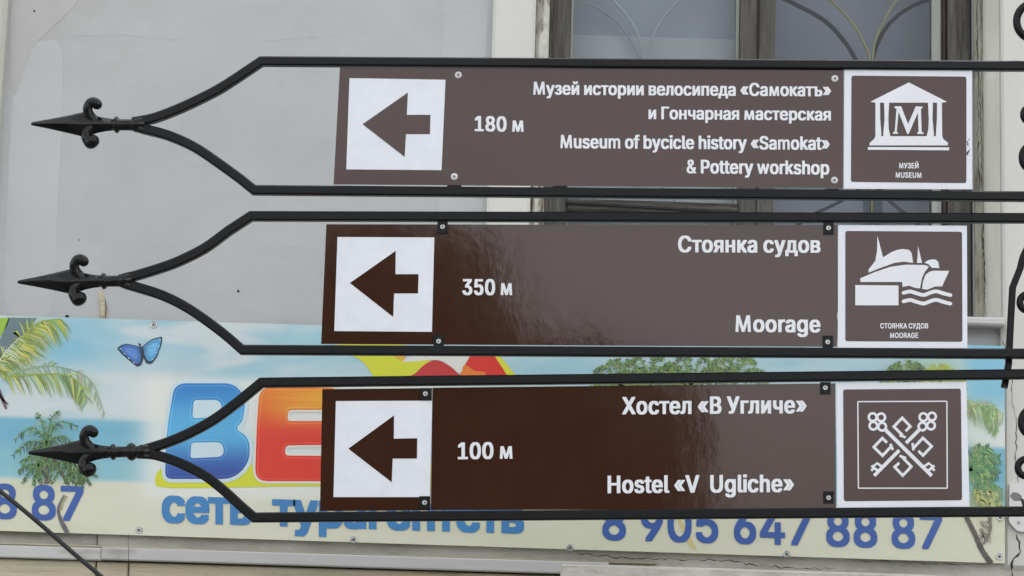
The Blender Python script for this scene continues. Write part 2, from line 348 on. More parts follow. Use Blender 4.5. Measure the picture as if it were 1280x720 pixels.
# ------------------------------------------------------------------ lettering: glyph outlines (advance, contours as x,y numbers; 509 units = cap height)
GLYPHS = {
    '&': (447, ((197,-7,165,-5,136,1,110,12,78,34,54,62,39,96,34,133,37,163,47,189,63,213,85,235,111,256,140,279,216,335,226,343,237,352,246,363,255,375,260,389,262,405,258,427,245,445,226,457,201,461,184,459,168,453,155,444,145,431,139,416,137,399,139,380,145,363,155,346,169,327,185,307,204,284,438,0,364,0,171,231,121,293,102,319,87,344,78,370,75,398,79,430,91,458,109,481,134,499,165,510,200,513,235,510,266,499,290,482,308,459,320,433,324,404,322,382,315,362,305,342,291,325,275,308,256,293,154,217,128,195,110,174,100,154,97,131,100,108,109,87,124,70,143,57,166,49,193,46,223,50,251,59,278,75,301,95,321,121,336,151,346,186,349,224,408,224,406,194,403,167,397,144,385,115,371,92,357,75,345,62,333,47,305,23,271,7,234,-3),)),
    '0': (453, ((227,-7,191,-3,158,7,130,24,105,48,85,77,69,113,57,155,50,202,48,254,50,306,57,353,69,395,85,431,106,461,130,484,159,502,191,512,227,516,262,512,295,502,323,484,348,461,368,431,384,395,396,353,403,306,405,254,403,202,396,155,384,113,368,77,348,48,323,24,295,7,263,-3), (227,50,261,56,290,74,306,92,320,116,330,144,338,176,342,213,344,254,342,295,338,332,330,365,320,393,306,416,290,435,261,453,227,460,192,453,163,435,147,416,134,393,123,365,115,332,111,295,109,254,111,213,115,176,123,144,134,116,147,92,163,74,192,56),)),
    '1': (453, ((76,0,76,55,391,55,391,0), (276,509,276,0,212,0,212,448,209,448,86,358,86,427,198,509),)),
    '3': (453, ((218,-7,188,-5,159,1,133,10,98,30,70,57,52,91,44,132,109,132,115,107,126,87,144,71,165,59,191,52,219,50,248,53,275,61,297,74,315,93,325,116,329,145,326,172,316,196,299,217,275,234,242,244,201,248,157,248,157,299,288,448,288,452,70,452,70,509,372,509,372,461,211,278,211,289,247,290,279,286,308,276,333,262,354,244,371,222,383,198,391,173,393,145,390,116,383,90,370,66,354,45,333,27,309,12,281,2,251,-5),)),
    '4': (453, ((40,105,40,158,247,509,311,509,109,166,109,163,413,163,413,105), (282,0,282,121,282,146,282,318,343,318,343,0),)),
    '5': (453, ((221,-7,192,-5,165,1,140,11,108,32,83,60,66,93,60,130,122,130,127,108,138,89,154,73,173,60,196,52,221,50,250,53,276,64,298,82,314,104,324,131,328,162,324,193,314,221,297,244,275,262,248,273,218,277,192,275,167,268,145,258,128,246,67,253,96,509,366,509,366,452,151,452,134,301,136,301,155,315,178,325,203,331,229,334,263,330,294,321,321,306,345,285,364,260,379,231,388,199,391,163,388,132,381,102,369,76,352,52,332,32,309,15,282,3,253,-4),)),
    '6': (453, ((226,-7,196,-4,168,3,142,15,119,31,100,51,84,74,73,101,66,130,64,162,68,199,80,239,93,268,112,302,137,340,252,509,322,509,151,261,145,261,154,275,165,288,179,299,196,307,214,312,235,314,265,312,291,305,316,295,346,271,370,240,380,215,387,187,389,157,387,127,379,98,368,73,352,50,333,30,310,14,284,3,257,-4), (226,48,254,52,279,63,299,79,314,101,324,128,327,157,324,187,314,213,299,235,279,251,254,262,226,265,198,262,174,252,153,235,138,214,128,188,125,158,128,128,138,102,153,79,174,63,198,52),)),
    '7': (453, ((97,0,323,448,323,452,62,452,62,509,391,509,391,449,165,0),)),
    '8': (453, ((226,-7,193,-5,163,1,136,11,101,33,74,62,57,96,52,135,55,166,65,195,81,220,101,241,125,256,153,265,153,267,119,282,93,308,76,342,70,380,75,417,90,450,114,477,146,498,170,508,197,514,226,516,255,514,282,508,306,498,337,477,361,450,377,417,382,380,376,342,359,308,333,282,300,267,300,265,327,256,351,241,372,220,387,195,397,166,401,135,395,96,378,62,352,33,317,11,289,1,259,-5), (226,49,258,52,285,60,307,74,323,91,333,113,337,139,333,165,322,189,305,208,283,223,256,232,226,235,196,232,169,223,147,208,130,189,119,165,115,139,119,113,129,91,145,74,167,60,195,52), (226,290,252,292,274,300,293,313,307,330,316,351,319,376,316,399,308,420,294,437,275,449,252,457,226,460,200,457,177,449,159,437,145,420,136,399,133,376,136,351,145,330,159,313,178,300,201,292),)),
    '9': (453, ((226,516,256,513,285,506,310,494,333,478,352,458,368,434,380,408,387,378,389,347,385,309,373,270,359,240,340,207,315,168,200,0,130,0,301,248,307,248,299,234,287,221,273,210,257,202,238,196,218,195,188,197,161,203,137,214,106,237,83,269,72,294,66,321,64,352,66,382,73,411,85,436,101,459,120,479,143,494,168,506,196,513), (226,460,199,457,174,446,154,429,138,407,129,381,125,352,129,322,138,295,154,274,174,257,199,247,226,243,254,247,279,257,299,273,314,295,324,321,327,350,324,381,314,407,299,429,279,446,254,457),)),
    'A': (479, ((16,0,201,509,276,509,463,0,395,0,287,302,276,334,264,372,255,402,244,438,232,478,245,478,233,437,222,402,213,371,201,333,191,302,85,0), (110,142,110,199,370,199,370,142),)),
    'E': (418, ((60,0,60,509,372,509,372,452,125,452,125,286,355,286,355,229,125,229,125,57,375,57,375,0),)),
    'G': (520, ((269,-7,225,-3,185,7,149,25,118,49,91,79,69,116,53,157,43,203,40,254,43,305,53,352,69,393,91,429,117,459,149,484,184,501,223,512,265,516,304,513,340,504,374,489,403,469,429,445,449,416,465,384,474,349,408,349,399,372,387,393,373,411,356,427,337,439,315,448,291,454,265,456,236,453,209,445,183,432,160,414,141,392,125,364,113,332,106,295,103,254,106,213,113,177,125,145,141,117,161,95,184,76,210,63,238,56,269,53,309,57,345,71,374,93,396,123,407,147,413,173,415,202,434,199,283,199,283,256,478,256,478,200,475,160,466,124,451,91,431,62,406,38,377,19,344,5,308,-4),)),
    'H': (517, ((60,0,60,509,125,509,125,289,392,289,392,509,457,509,457,0,392,0,392,232,125,232,125,0),)),
    'M': (628, ((60,0,60,509,152,509,277,187,287,159,299,123,311,84,322,49,307,49,318,83,330,121,342,158,352,187,476,509,568,509,568,0,504,0,504,291,504,327,505,369,506,413,507,457,513,457,505,433,498,409,482,363,467,322,456,291,342,0,286,0,170,291,159,321,145,361,129,408,112,457,119,457,120,416,121,372,122,328,122,291,122,0),)),
    'O': (533, ((267,-7,225,-3,186,7,150,25,119,49,92,79,70,115,53,157,44,203,40,254,44,305,53,352,70,393,92,429,119,459,150,484,186,501,225,512,267,516,309,512,348,501,384,484,415,459,442,429,464,393,480,352,490,305,493,254,490,203,480,157,464,115,442,79,415,49,384,25,348,7,309,-3), (267,53,296,55,324,63,349,76,372,94,392,116,408,144,420,176,428,213,430,254,428,295,420,332,408,365,392,392,372,415,349,433,324,446,296,453,267,456,237,453,210,445,184,433,161,415,142,392,125,364,113,332,106,295,103,254,106,213,113,176,125,144,142,117,161,94,184,76,210,63,237,55),)),
    'P': (444, ((60,0,60,509,235,509,272,506,305,499,332,487,356,471,375,452,390,430,400,404,407,377,409,348,407,318,400,291,390,265,375,243,356,223,332,207,305,195,272,188,235,186,109,186,109,242,233,242,269,246,297,256,318,272,333,294,342,319,344,348,342,376,333,402,318,423,297,439,268,449,232,452,125,452,125,0),)),
    'R': (449, ((60,0,60,509,236,509,273,506,305,500,333,489,367,465,390,433,401,408,407,381,409,352,407,323,401,296,390,271,367,240,333,217,305,206,273,200,236,198,96,198,96,255,234,255,269,258,298,267,319,281,334,300,342,324,345,352,342,380,334,405,319,425,298,440,269,449,233,452,125,452,125,0), (353,0,230,229,303,229,428,0),)),
    'S': (446, ((224,-9,188,-7,156,-1,128,9,102,23,81,40,64,60,51,83,42,109,38,137,104,137,110,110,123,88,142,71,166,59,194,52,224,49,257,52,286,60,311,74,329,92,341,114,346,139,342,161,332,179,316,193,296,205,272,214,245,222,184,239,145,253,112,269,86,289,67,313,56,341,52,372,58,413,75,448,92,468,113,484,138,498,165,508,195,514,227,516,259,514,289,508,316,498,351,476,377,449,394,415,401,378,337,378,326,412,302,437,280,449,254,456,225,459,194,456,167,448,145,435,129,418,118,398,115,376,119,352,131,334,148,319,169,308,191,300,212,293,264,279,287,272,312,264,336,252,359,238,379,220,395,198,405,171,408,139,403,99,386,64,370,43,349,25,323,11,294,0,261,-7),)),
    'U': (517, ((259,-8,220,-6,186,2,154,15,126,33,103,55,85,80,71,108,63,140,60,173,60,509,124,509,124,178,128,144,141,113,160,87,187,68,220,56,259,52,298,56,331,68,357,87,377,113,389,144,393,178,393,509,457,509,457,173,454,140,446,108,433,80,414,55,391,33,363,15,332,2,297,-6),)),
    'V': (479, ((204,0,16,509,84,509,192,206,203,176,215,137,225,106,236,71,248,31,235,31,247,71,257,107,267,138,279,176,290,206,395,509,463,509,278,0),)),
    'a': (389, ((160,-9,126,-5,94,5,68,22,48,45,35,73,30,108,34,138,43,161,58,179,78,193,100,203,125,211,152,216,178,220,234,227,252,230,265,235,273,243,276,255,276,257,273,279,267,297,256,311,240,322,220,329,196,331,171,329,149,322,132,313,118,301,107,288,100,274,41,291,57,322,79,346,104,364,133,375,163,382,194,384,215,383,239,379,263,372,286,360,306,343,322,320,333,290,337,251,337,0,277,0,277,52,272,52,264,38,252,25,236,12,215,1,190,-6), (170,45,202,49,228,59,248,74,263,93,272,115,276,138,276,190,270,186,259,182,246,179,231,176,200,171,175,168,154,164,134,159,117,150,103,139,95,124,92,105,94,87,102,72,114,61,130,52,149,47),)),
    'b': (424, ((229,-8,198,-5,172,4,153,17,138,31,127,46,118,59,112,59,112,0,53,0,53,509,114,509,114,319,118,319,127,331,137,346,152,360,171,373,197,381,229,384,259,382,287,374,313,361,335,342,354,320,370,293,381,261,388,227,390,189,388,151,381,116,370,84,355,57,336,34,313,16,288,3,260,-6), (220,47,253,51,279,66,301,88,316,117,325,151,328,189,325,227,316,261,301,290,280,311,253,325,220,330,188,325,161,312,140,291,125,263,116,229,113,189,116,150,125,115,140,86,162,65,188,51),)),
    'c': (395, ((207,-8,174,-5,144,3,117,16,93,35,72,58,56,85,44,116,37,150,34,187,37,225,44,260,56,291,72,318,93,341,117,360,144,374,174,382,207,384,234,383,260,377,284,368,305,356,324,341,340,322,353,301,362,277,303,262,298,276,290,289,281,301,270,311,257,319,242,325,226,329,207,330,173,325,145,310,124,287,108,258,99,224,96,187,99,151,108,117,124,89,145,66,173,51,207,46,226,48,243,52,258,58,271,66,282,76,292,89,299,102,304,117,363,102,354,78,341,56,325,37,306,21,285,9,261,-1,235,-6),)),
    'e': (404, ((212,-8,177,-5,145,3,117,16,92,35,72,58,56,85,44,116,37,150,34,187,36,224,44,258,55,290,71,317,91,340,115,359,142,373,172,382,205,384,236,382,266,374,294,361,319,341,341,315,357,282,365,256,370,227,371,194,371,169,75,169,75,221,338,221,310,202,307,237,298,269,283,294,263,314,237,326,205,330,173,326,146,313,125,294,109,270,99,241,96,211,96,178,100,139,110,106,128,80,151,61,179,50,212,46,234,48,254,53,271,61,285,73,297,88,306,105,365,91,353,63,335,39,311,19,283,4,249,-5),)),
    'f': (253, ((228,379,228,327,6,327,6,379), (81,0,81,432,84,461,96,486,113,505,135,519,161,527,187,530,207,529,222,527,234,524,243,521,227,468,215,472,206,473,195,474,171,470,154,460,145,443,142,419,142,0),)),
    'g': (425, ((207,-151,168,-148,134,-140,105,-127,82,-110,64,-91,51,-69,101,-41,110,-53,122,-66,136,-78,154,-88,178,-95,207,-97,249,-92,282,-75,304,-47,311,-6,311,68,306,68,298,56,287,41,272,28,252,16,227,8,195,5,165,7,138,14,113,27,90,43,71,65,55,90,43,120,36,154,34,191,36,229,43,263,55,293,71,320,90,342,112,361,138,374,166,382,196,384,228,382,253,373,273,360,288,346,299,331,308,319,313,319,313,379,372,379,372,-9,370,-40,363,-67,350,-90,324,-117,291,-136,265,-144,237,-149), (205,59,237,63,264,75,285,95,300,121,309,154,312,193,309,231,300,264,285,291,264,312,237,325,205,330,172,325,145,312,124,290,109,262,99,229,96,193,99,155,109,123,124,96,145,76,172,63),)),
    'h': (410, ((114,227,114,0,53,0,53,509,114,509,114,287,102,287,116,319,132,344,152,362,187,379,227,384,264,380,295,369,321,349,341,321,350,298,355,271,357,240,357,0,296,0,296,235,290,275,273,304,246,323,210,329,184,326,161,317,141,303,126,283,117,257),)),
    'i': (166, ((53,0,53,379,114,379,114,0), (84,443,67,446,54,455,44,468,41,483,44,499,54,512,67,521,84,524,100,521,114,512,123,499,126,483,123,468,114,455,100,446),)),
    'k': (380, ((110,137,110,212,121,212,284,379,360,379,184,199,177,199), (53,0,53,509,114,509,114,0), (294,0,148,186,191,229,372,0),)),
    'l': (189, ((139,-2,101,3,74,20,58,47,53,84,53,509,114,509,114,99,115,77,120,62,130,54,146,52,160,53,170,54,181,3,162,-1,151,-2),)),
    'm': (609, ((53,0,53,379,112,379,112,295,108,295,118,323,132,346,151,363,172,376,195,384,219,386,257,380,287,361,309,331,321,295,312,295,322,321,337,343,357,361,381,375,407,383,437,386,468,383,497,372,522,354,541,328,553,296,557,255,557,0,496,0,496,254,490,289,473,313,447,326,419,330,395,328,374,320,358,307,345,290,338,270,335,247,335,0,274,0,274,260,269,288,253,311,229,326,199,330,178,328,158,320,140,307,126,289,117,266,114,238,114,0),)),
    'o': (415, ((207,-8,174,-5,144,3,117,16,93,35,72,58,56,85,44,116,37,150,34,187,37,225,44,260,56,291,72,318,93,341,117,360,144,374,174,382,207,384,241,382,271,374,299,360,323,341,343,318,359,291,371,260,379,225,381,187,379,150,371,116,359,85,343,58,323,35,299,16,271,3,241,-5), (207,46,242,51,270,66,292,89,307,117,316,151,319,187,316,224,307,258,292,287,270,310,242,325,207,330,173,325,145,310,124,287,108,258,99,224,96,187,99,151,108,117,124,89,145,66,173,51),)),
    'p': (424, ((53,-143,53,379,112,379,112,319,118,319,126,331,137,346,152,360,171,373,197,381,229,384,259,382,287,374,313,361,335,342,354,320,370,293,381,261,388,227,390,189,388,151,381,116,370,84,355,57,336,34,313,16,288,3,260,-6,229,-8,198,-5,173,4,153,17,138,31,127,46,118,59,114,59,114,-143), (220,47,253,51,279,66,301,88,316,117,325,151,328,189,325,227,316,261,301,290,280,311,253,325,220,330,188,325,161,312,140,291,125,263,116,229,113,189,116,150,125,115,140,86,162,65,188,51),)),
    'r': (259, ((53,0,53,379,112,379,112,321,115,321,130,347,152,367,181,380,213,385,229,384,243,384,243,322,230,324,219,325,207,326,182,323,159,315,140,301,126,284,117,262,114,237,114,0),)),
    's': (365, ((182,-8,145,-5,112,3,84,18,62,38,45,63,36,94,94,107,105,79,124,60,150,49,181,45,217,50,244,62,262,81,268,103,265,121,254,136,237,147,212,155,149,170,118,180,92,192,72,208,53,237,47,274,51,305,65,332,87,354,115,370,149,381,187,384,223,381,254,372,279,358,299,339,314,316,324,290,268,277,258,298,243,316,219,328,187,333,156,329,131,317,114,299,109,277,112,258,124,243,144,232,172,223,229,209,261,200,287,187,306,171,325,142,331,107,326,75,312,47,290,24,260,6,223,-5),)),
    't': (227, ((204,379,204,327,6,327,6,379), (65,471,126,471,126,98,128,76,136,61,150,53,170,50,185,51,202,54,213,2,203,-1,192,-3,180,-4,168,-4,138,-1,113,7,92,21,72,52,65,93),)),
    'u': (410, ((182,-5,146,-1,115,11,89,31,69,59,60,82,54,109,53,139,53,379,114,379,114,144,119,105,137,75,164,56,200,50,226,53,249,62,268,77,283,97,293,122,296,153,296,379,357,379,357,0,298,0,298,92,307,92,294,60,277,35,257,17,222,0),)),
    'w': (567, ((138,0,23,379,87,379,133,214,143,177,154,137,161,107,168,75,175,41,165,41,172,74,179,105,186,135,192,163,199,189,206,214,252,379,316,379,362,214,368,189,375,163,382,136,388,106,395,75,402,41,391,41,399,75,406,106,413,135,420,163,427,189,434,214,480,379,545,379,429,0,368,0,319,172,305,225,297,252,291,280,277,338,291,338,277,280,263,225,255,198,248,172,199,0),)),
    'y': (389, ((47,-139,61,-86,71,-87,88,-90,104,-89,118,-84,130,-74,141,-58,151,-36,163,-1,17,379,84,379,165,155,177,121,187,87,196,53,206,21,184,21,193,53,202,87,212,121,224,155,305,379,371,379,204,-58,191,-85,177,-107,159,-124,139,-136,117,-143,91,-145,77,-145,65,-143,54,-141),)),
    '«': (402, ((168,49,33,209,168,369,238,369,105,209,238,49), (307,49,171,209,307,369,377,369,243,209,377,49),)),
    '»': (402, ((26,49,159,209,26,369,96,369,231,209,96,49), (165,49,298,209,165,369,234,369,370,209,234,49),)),
    'А': (479, ((16,0,201,509,276,509,463,0,395,0,287,302,276,334,264,372,255,402,244,438,232,478,245,478,233,437,222,402,213,371,201,333,191,302,85,0), (110,142,110,199,370,199,370,142),)),
    'В': (456, ((60,0,60,509,241,509,274,507,304,501,329,491,359,469,381,442,394,410,398,374,395,344,387,320,373,301,356,286,336,275,315,267,315,262,339,257,363,245,385,227,402,203,414,173,418,136,413,100,400,67,377,39,344,18,317,8,284,2,247,0), (125,57,245,57,281,60,309,67,330,80,349,105,355,137,352,161,342,184,327,203,306,218,279,228,248,231,125,231), (125,285,238,285,265,288,288,296,308,309,323,326,333,348,336,372,330,403,313,429,283,446,240,452,125,452),)),
    'Г': (401, ((370,509,370,452,125,452,125,0,60,0,60,509),)),
    'Д': (569, ((32,-109,32,57,73,57,85,70,97,86,107,106,117,132,126,162,133,199,138,227,142,259,145,294,162,509,480,509,480,57,537,57,537,-109,475,-109,475,0,94,0,94,-109), (147,57,416,57,416,452,221,452,208,294,205,259,201,226,196,194,190,164,184,136,176,111,163,80),)),
    'Е': (418, ((60,0,60,509,372,509,372,452,125,452,125,286,355,286,355,229,125,229,125,57,375,57,375,0),)),
    'З': (430, ((216,-7,184,-5,154,1,127,11,92,31,66,59,48,93,42,132,107,132,112,108,123,88,140,71,161,60,187,52,215,50,246,53,272,61,295,74,312,92,323,114,326,139,323,165,312,188,295,207,272,221,242,230,207,233,166,233,166,289,207,289,235,291,260,299,281,312,296,329,305,351,309,375,306,399,297,420,284,437,265,449,243,457,216,460,191,457,167,450,146,438,130,422,119,402,115,378,53,378,59,417,76,450,102,478,135,498,161,508,188,514,217,516,248,513,275,507,300,497,330,475,353,446,367,414,372,378,366,339,349,306,322,280,287,264,287,260,317,252,342,238,363,219,378,196,387,169,390,139,384,99,367,64,350,44,330,26,306,12,278,2,248,-5),)),
    'Й': (523, ((463,0,398,0,398,291,399,328,402,384,404,454,416,452,376,381,360,354,346,331,334,310,321,290,137,0,60,0,60,509,125,509,125,195,124,157,124,134,123,108,121,81,118,54,110,55,123,82,136,107,149,130,161,151,180,183,388,509,463,509), (262,562,236,566,212,575,192,590,177,610,167,633,164,659,208,659,212,637,223,621,241,609,262,606,284,609,301,621,312,637,316,659,361,659,358,633,348,610,333,590,313,575,289,566),)),
    'К': (466, ((60,0,60,509,125,509,125,287,196,287,362,509,440,509,251,262,449,0,371,0,199,231,125,231,125,0),)),
    'М': (628, ((60,0,60,509,152,509,277,187,287,159,299,123,311,84,322,49,307,49,318,83,330,121,342,158,352,187,476,509,568,509,568,0,504,0,504,291,504,327,505,369,506,413,507,457,513,457,505,433,498,409,482,363,467,322,456,291,342,0,286,0,170,291,159,321,145,361,129,408,112,457,119,457,120,416,121,372,122,328,122,291,122,0),)),
    'Н': (517, ((60,0,60,509,125,509,125,289,392,289,392,509,457,509,457,0,392,0,392,232,125,232,125,0),)),
    'О': (533, ((267,-7,225,-3,186,7,150,25,119,49,92,79,70,115,53,157,44,203,40,254,44,305,53,352,70,393,92,429,119,459,150,484,186,501,225,512,267,516,309,512,348,501,384,484,415,459,442,429,464,393,480,352,490,305,493,254,490,203,480,157,464,115,442,79,415,49,384,25,348,7,309,-3), (267,53,296,55,324,63,349,76,372,94,392,116,408,144,420,176,428,213,430,254,428,295,420,332,408,365,392,392,372,415,349,433,324,446,296,453,267,456,237,453,210,445,184,433,161,415,142,392,125,364,113,332,106,295,103,254,106,213,113,176,125,144,142,117,161,94,184,76,210,63,237,55),)),
    'С': (510, ((267,-7,225,-3,186,7,150,25,119,49,92,79,70,115,53,157,44,203,40,254,44,305,53,352,70,393,92,429,119,459,150,484,186,501,225,512,267,516,305,513,340,504,373,490,402,471,427,447,448,418,463,385,473,348,408,348,401,373,389,395,375,413,357,428,337,440,315,449,292,454,267,456,237,453,209,445,184,432,161,414,141,391,125,364,113,332,106,295,103,254,106,213,113,177,125,145,141,117,161,94,184,76,210,63,237,56,267,53,292,55,315,60,337,69,357,81,375,96,389,114,401,136,408,160,473,160,463,124,448,91,428,62,402,38,373,19,341,5,305,-4),)),
    'Т': (448, ((32,452,32,509,417,509,417,452,257,452,257,0,193,0,193,452),)),
    'У': (436, ((87,0,87,57,122,57,145,59,163,65,176,76,185,92,195,116,16,509,87,509,154,357,165,331,176,306,185,282,197,248,209,215,220,182,232,149,214,149,248,245,260,279,274,317,290,357,351,509,420,509,244,84,233,61,220,40,204,24,184,11,156,3,121,0),)),
    'Х': (474, ((18,0,217,284,217,236,29,509,104,509,178,400,192,379,204,361,214,345,223,329,233,312,243,292,232,292,252,329,261,345,272,361,298,400,374,509,446,509,259,239,259,287,456,0,382,0,292,129,268,165,259,180,250,195,241,212,230,231,244,231,235,213,225,196,216,181,206,166,182,129,91,0),)),
    'Я': (449, ((389,0,324,0,324,452,216,452,180,449,152,440,130,425,115,405,107,380,104,352,107,324,115,300,130,281,152,267,180,258,216,255,353,255,353,198,213,198,177,200,144,206,116,217,83,240,59,271,48,296,42,323,40,352,42,381,48,408,59,433,82,465,116,489,144,500,176,506,213,509,389,509), (96,0,22,0,146,229,219,229),)),
    'а': (389, ((160,-9,126,-5,94,5,68,22,48,45,35,73,30,108,34,138,43,161,58,179,78,193,100,203,125,211,152,216,178,220,234,227,252,230,265,235,273,243,276,255,276,257,273,279,267,297,256,311,240,322,220,329,196,331,171,329,149,322,132,313,118,301,107,288,100,274,41,291,57,322,79,346,104,364,133,375,163,382,194,384,215,383,239,379,263,372,286,360,306,343,322,320,333,290,337,251,337,0,277,0,277,52,272,52,264,38,252,25,236,12,215,1,190,-6), (170,45,202,49,228,59,248,74,263,93,272,115,276,138,276,190,270,186,259,182,246,179,231,176,200,171,175,168,154,164,134,159,117,150,103,139,95,124,92,105,94,87,102,72,114,61,130,52,149,47),)),
    'в': (392, ((53,0,53,379,208,379,247,376,280,367,307,352,327,331,339,307,343,278,339,248,324,226,300,209,270,199,291,194,312,185,330,171,345,152,355,130,358,102,354,75,343,50,325,29,300,13,269,3,232,0), (111,56,232,56,259,59,279,70,291,86,295,108,291,133,279,153,259,165,232,169,111,169), (111,220,209,220,239,224,263,234,277,251,282,273,277,294,262,310,239,320,208,324,111,324),)),
    'г': (304, ((290,379,290,323,114,323,114,0,53,0,53,379),)),
    'д': (427, ((13,-110,13,56,44,56,55,69,65,82,72,98,79,116,85,138,90,164,94,194,98,231,110,379,356,379,356,56,414,56,414,-110,353,-110,353,0,74,0,74,-110), (114,56,295,56,295,323,166,323,157,231,153,193,148,158,143,127,131,87),)),
    'е': (404, ((212,-8,177,-5,145,3,117,16,92,35,72,58,56,85,44,116,37,150,34,187,36,224,44,258,55,290,71,317,91,340,115,359,142,373,172,382,205,384,236,382,266,374,294,361,319,341,341,315,357,282,365,256,370,227,371,194,371,169,75,169,75,221,338,221,310,202,307,237,298,269,283,294,263,314,237,326,205,330,173,326,146,313,125,294,109,270,99,241,96,211,96,178,100,139,110,106,128,80,151,61,179,50,212,46,234,48,254,53,271,61,285,73,297,88,306,105,365,91,353,63,335,39,311,19,283,4,249,-5),)),
    'з': (343, ((171,-4,134,-1,101,8,73,23,51,43,37,67,31,95,94,95,100,76,117,61,142,51,171,47,202,52,227,65,243,84,249,109,243,134,226,154,198,167,163,171,138,171,138,217,163,217,193,221,217,233,233,252,238,276,234,299,220,318,199,330,173,334,145,330,122,319,105,303,99,281,40,281,45,310,59,335,80,356,107,371,138,381,173,384,209,380,239,370,264,353,283,332,294,307,298,279,293,249,277,224,254,207,225,197,225,194,263,183,291,164,307,137,313,104,308,75,294,48,273,26,244,10,210,-1),)),
    'и': (410, ((358,0,296,0,296,274,293,274,111,0,53,0,53,379,114,379,114,104,118,104,300,379,358,379),)),
    'й': (410, ((358,0,296,0,296,274,293,274,111,0,53,0,53,379,114,379,114,104,118,104,300,379,358,379), (205,433,179,436,155,446,135,461,120,481,110,504,107,529,151,529,155,508,166,491,184,480,205,476,227,480,244,491,255,508,259,529,304,529,301,504,291,481,276,461,256,446,232,436),)),
    'к': (376, ((53,0,53,379,114,379,114,215,152,215,288,379,366,379,213,196,368,0,290,0,167,159,114,159,114,0),)),
    'л': (400, ((6,0,6,56,20,56,36,58,48,63,59,72,67,86,73,106,78,133,81,167,84,211,91,379,348,379,348,0,286,0,286,323,149,323,143,189,140,150,135,115,129,84,115,47,94,21,65,5,27,0),)),
    'м': (535, ((53,0,53,379,144,379,232,168,240,150,246,132,257,100,265,70,273,41,263,41,270,69,278,100,289,132,295,149,303,168,390,379,482,379,482,0,421,0,421,197,421,237,422,276,422,315,423,354,430,354,422,326,415,300,407,276,399,252,389,226,377,198,294,0,240,0,156,198,145,226,135,252,126,276,118,300,110,326,102,354,111,354,112,318,113,279,113,238,113,197,113,0),)),
    'н': (408, ((309,223,309,167,99,167,99,223), (114,379,114,0,53,0,53,379), (356,379,356,0,295,0,295,379),)),
    'о': (415, ((207,-8,174,-5,144,3,117,16,93,35,72,58,56,85,44,116,37,150,34,187,37,225,44,260,56,291,72,318,93,341,117,360,144,374,174,382,207,384,241,382,271,374,299,360,323,341,343,318,359,291,371,260,379,225,381,187,379,150,371,116,359,85,343,58,323,35,299,16,271,3,241,-5), (207,46,242,51,270,66,292,89,307,117,316,151,319,187,316,224,307,258,292,287,270,310,242,325,207,330,173,325,145,310,124,287,108,258,99,224,96,187,99,151,108,117,124,89,145,66,173,51),)),
    'п': (408, ((355,379,355,0,294,0,294,323,114,323,114,0,53,0,53,379),)),
    'р': (424, ((53,-143,53,379,112,379,112,319,118,319,126,331,137,346,152,360,171,373,197,381,229,384,259,382,287,374,313,361,335,342,354,320,370,293,381,261,388,227,390,189,388,151,381,116,370,84,355,57,336,34,313,16,288,3,260,-6,229,-8,198,-5,173,4,153,17,138,31,127,46,118,59,114,59,114,-143), (220,47,253,51,279,66,301,88,316,117,325,151,328,189,325,227,316,261,301,290,280,311,253,325,220,330,188,325,161,312,140,291,125,263,116,229,113,189,116,150,125,115,140,86,162,65,188,51),)),
    'с': (395, ((207,-8,174,-5,144,3,117,16,93,35,72,58,56,85,44,116,37,150,34,187,37,225,44,260,56,291,72,318,93,341,117,360,144,374,174,382,207,384,234,383,260,377,284,368,305,356,324,341,340,322,353,301,362,277,303,262,298,276,290,289,281,301,270,311,257,319,242,325,226,329,207,330,173,325,145,310,124,287,108,258,99,224,96,187,99,151,108,117,124,89,145,66,173,51,207,46,226,48,243,52,258,58,271,66,282,76,292,89,299,102,304,117,363,102,354,78,341,56,325,37,306,21,285,9,261,-1,235,-6),)),
    'т': (325, ((132,0,132,325,6,325,6,379,319,379,319,325,193,325,193,0),)),
    'у': (389, ((47,-139,61,-86,71,-87,88,-90,104,-89,118,-84,130,-74,141,-58,151,-36,163,-1,17,379,84,379,165,155,177,121,187,87,196,53,206,21,184,21,193,53,202,87,212,121,224,155,305,379,371,379,204,-58,191,-85,177,-107,159,-124,139,-136,117,-143,91,-145,77,-145,65,-143,54,-141),)),
    'ч': (401, ((198,118,157,122,121,134,92,153,70,181,57,216,53,258,53,379,114,379,114,258,120,221,138,195,165,180,198,175,233,177,264,182,294,189,324,199,324,143,305,136,285,130,265,125,244,122,222,119), (287,0,287,379,348,379,348,0),)),
    'ъ': (448, ((6,329,6,379,140,379,140,329), (165,244,275,244,316,240,350,228,378,210,398,186,410,156,414,123,410,90,398,61,378,36,350,16,316,4,275,0,113,0,113,379,174,379,174,56,274,56,306,61,330,74,347,95,352,121,347,148,330,169,306,183,274,187,165,187),)),
    'ь': (388, ((104,244,214,244,256,240,290,228,317,210,337,186,349,156,353,123,349,90,337,61,317,36,290,16,255,4,214,0,53,0,53,379,114,379,114,56,214,56,245,61,270,74,286,95,292,121,286,148,270,169,245,183,214,187,104,187),)),
    'я': (385, ((332,0,271,0,271,326,184,326,142,322,114,309,98,288,93,259,98,231,114,211,143,198,184,194,298,194,298,142,180,142,134,146,97,157,68,174,48,198,36,226,32,259,36,293,48,322,68,346,97,365,134,376,180,379,332,379), (85,0,15,0,122,172,190,172),)),
}
def glyph(ch):
    adv, st = GLYPHS[ch]
    return adv / 509.0, [[(v[i] / 509.0, v[i + 1] / 509.0) for i in range(0, len(v), 2)] for v in st]
import numpy as np
from mathutils.geometry import delaunay_2d_cdt
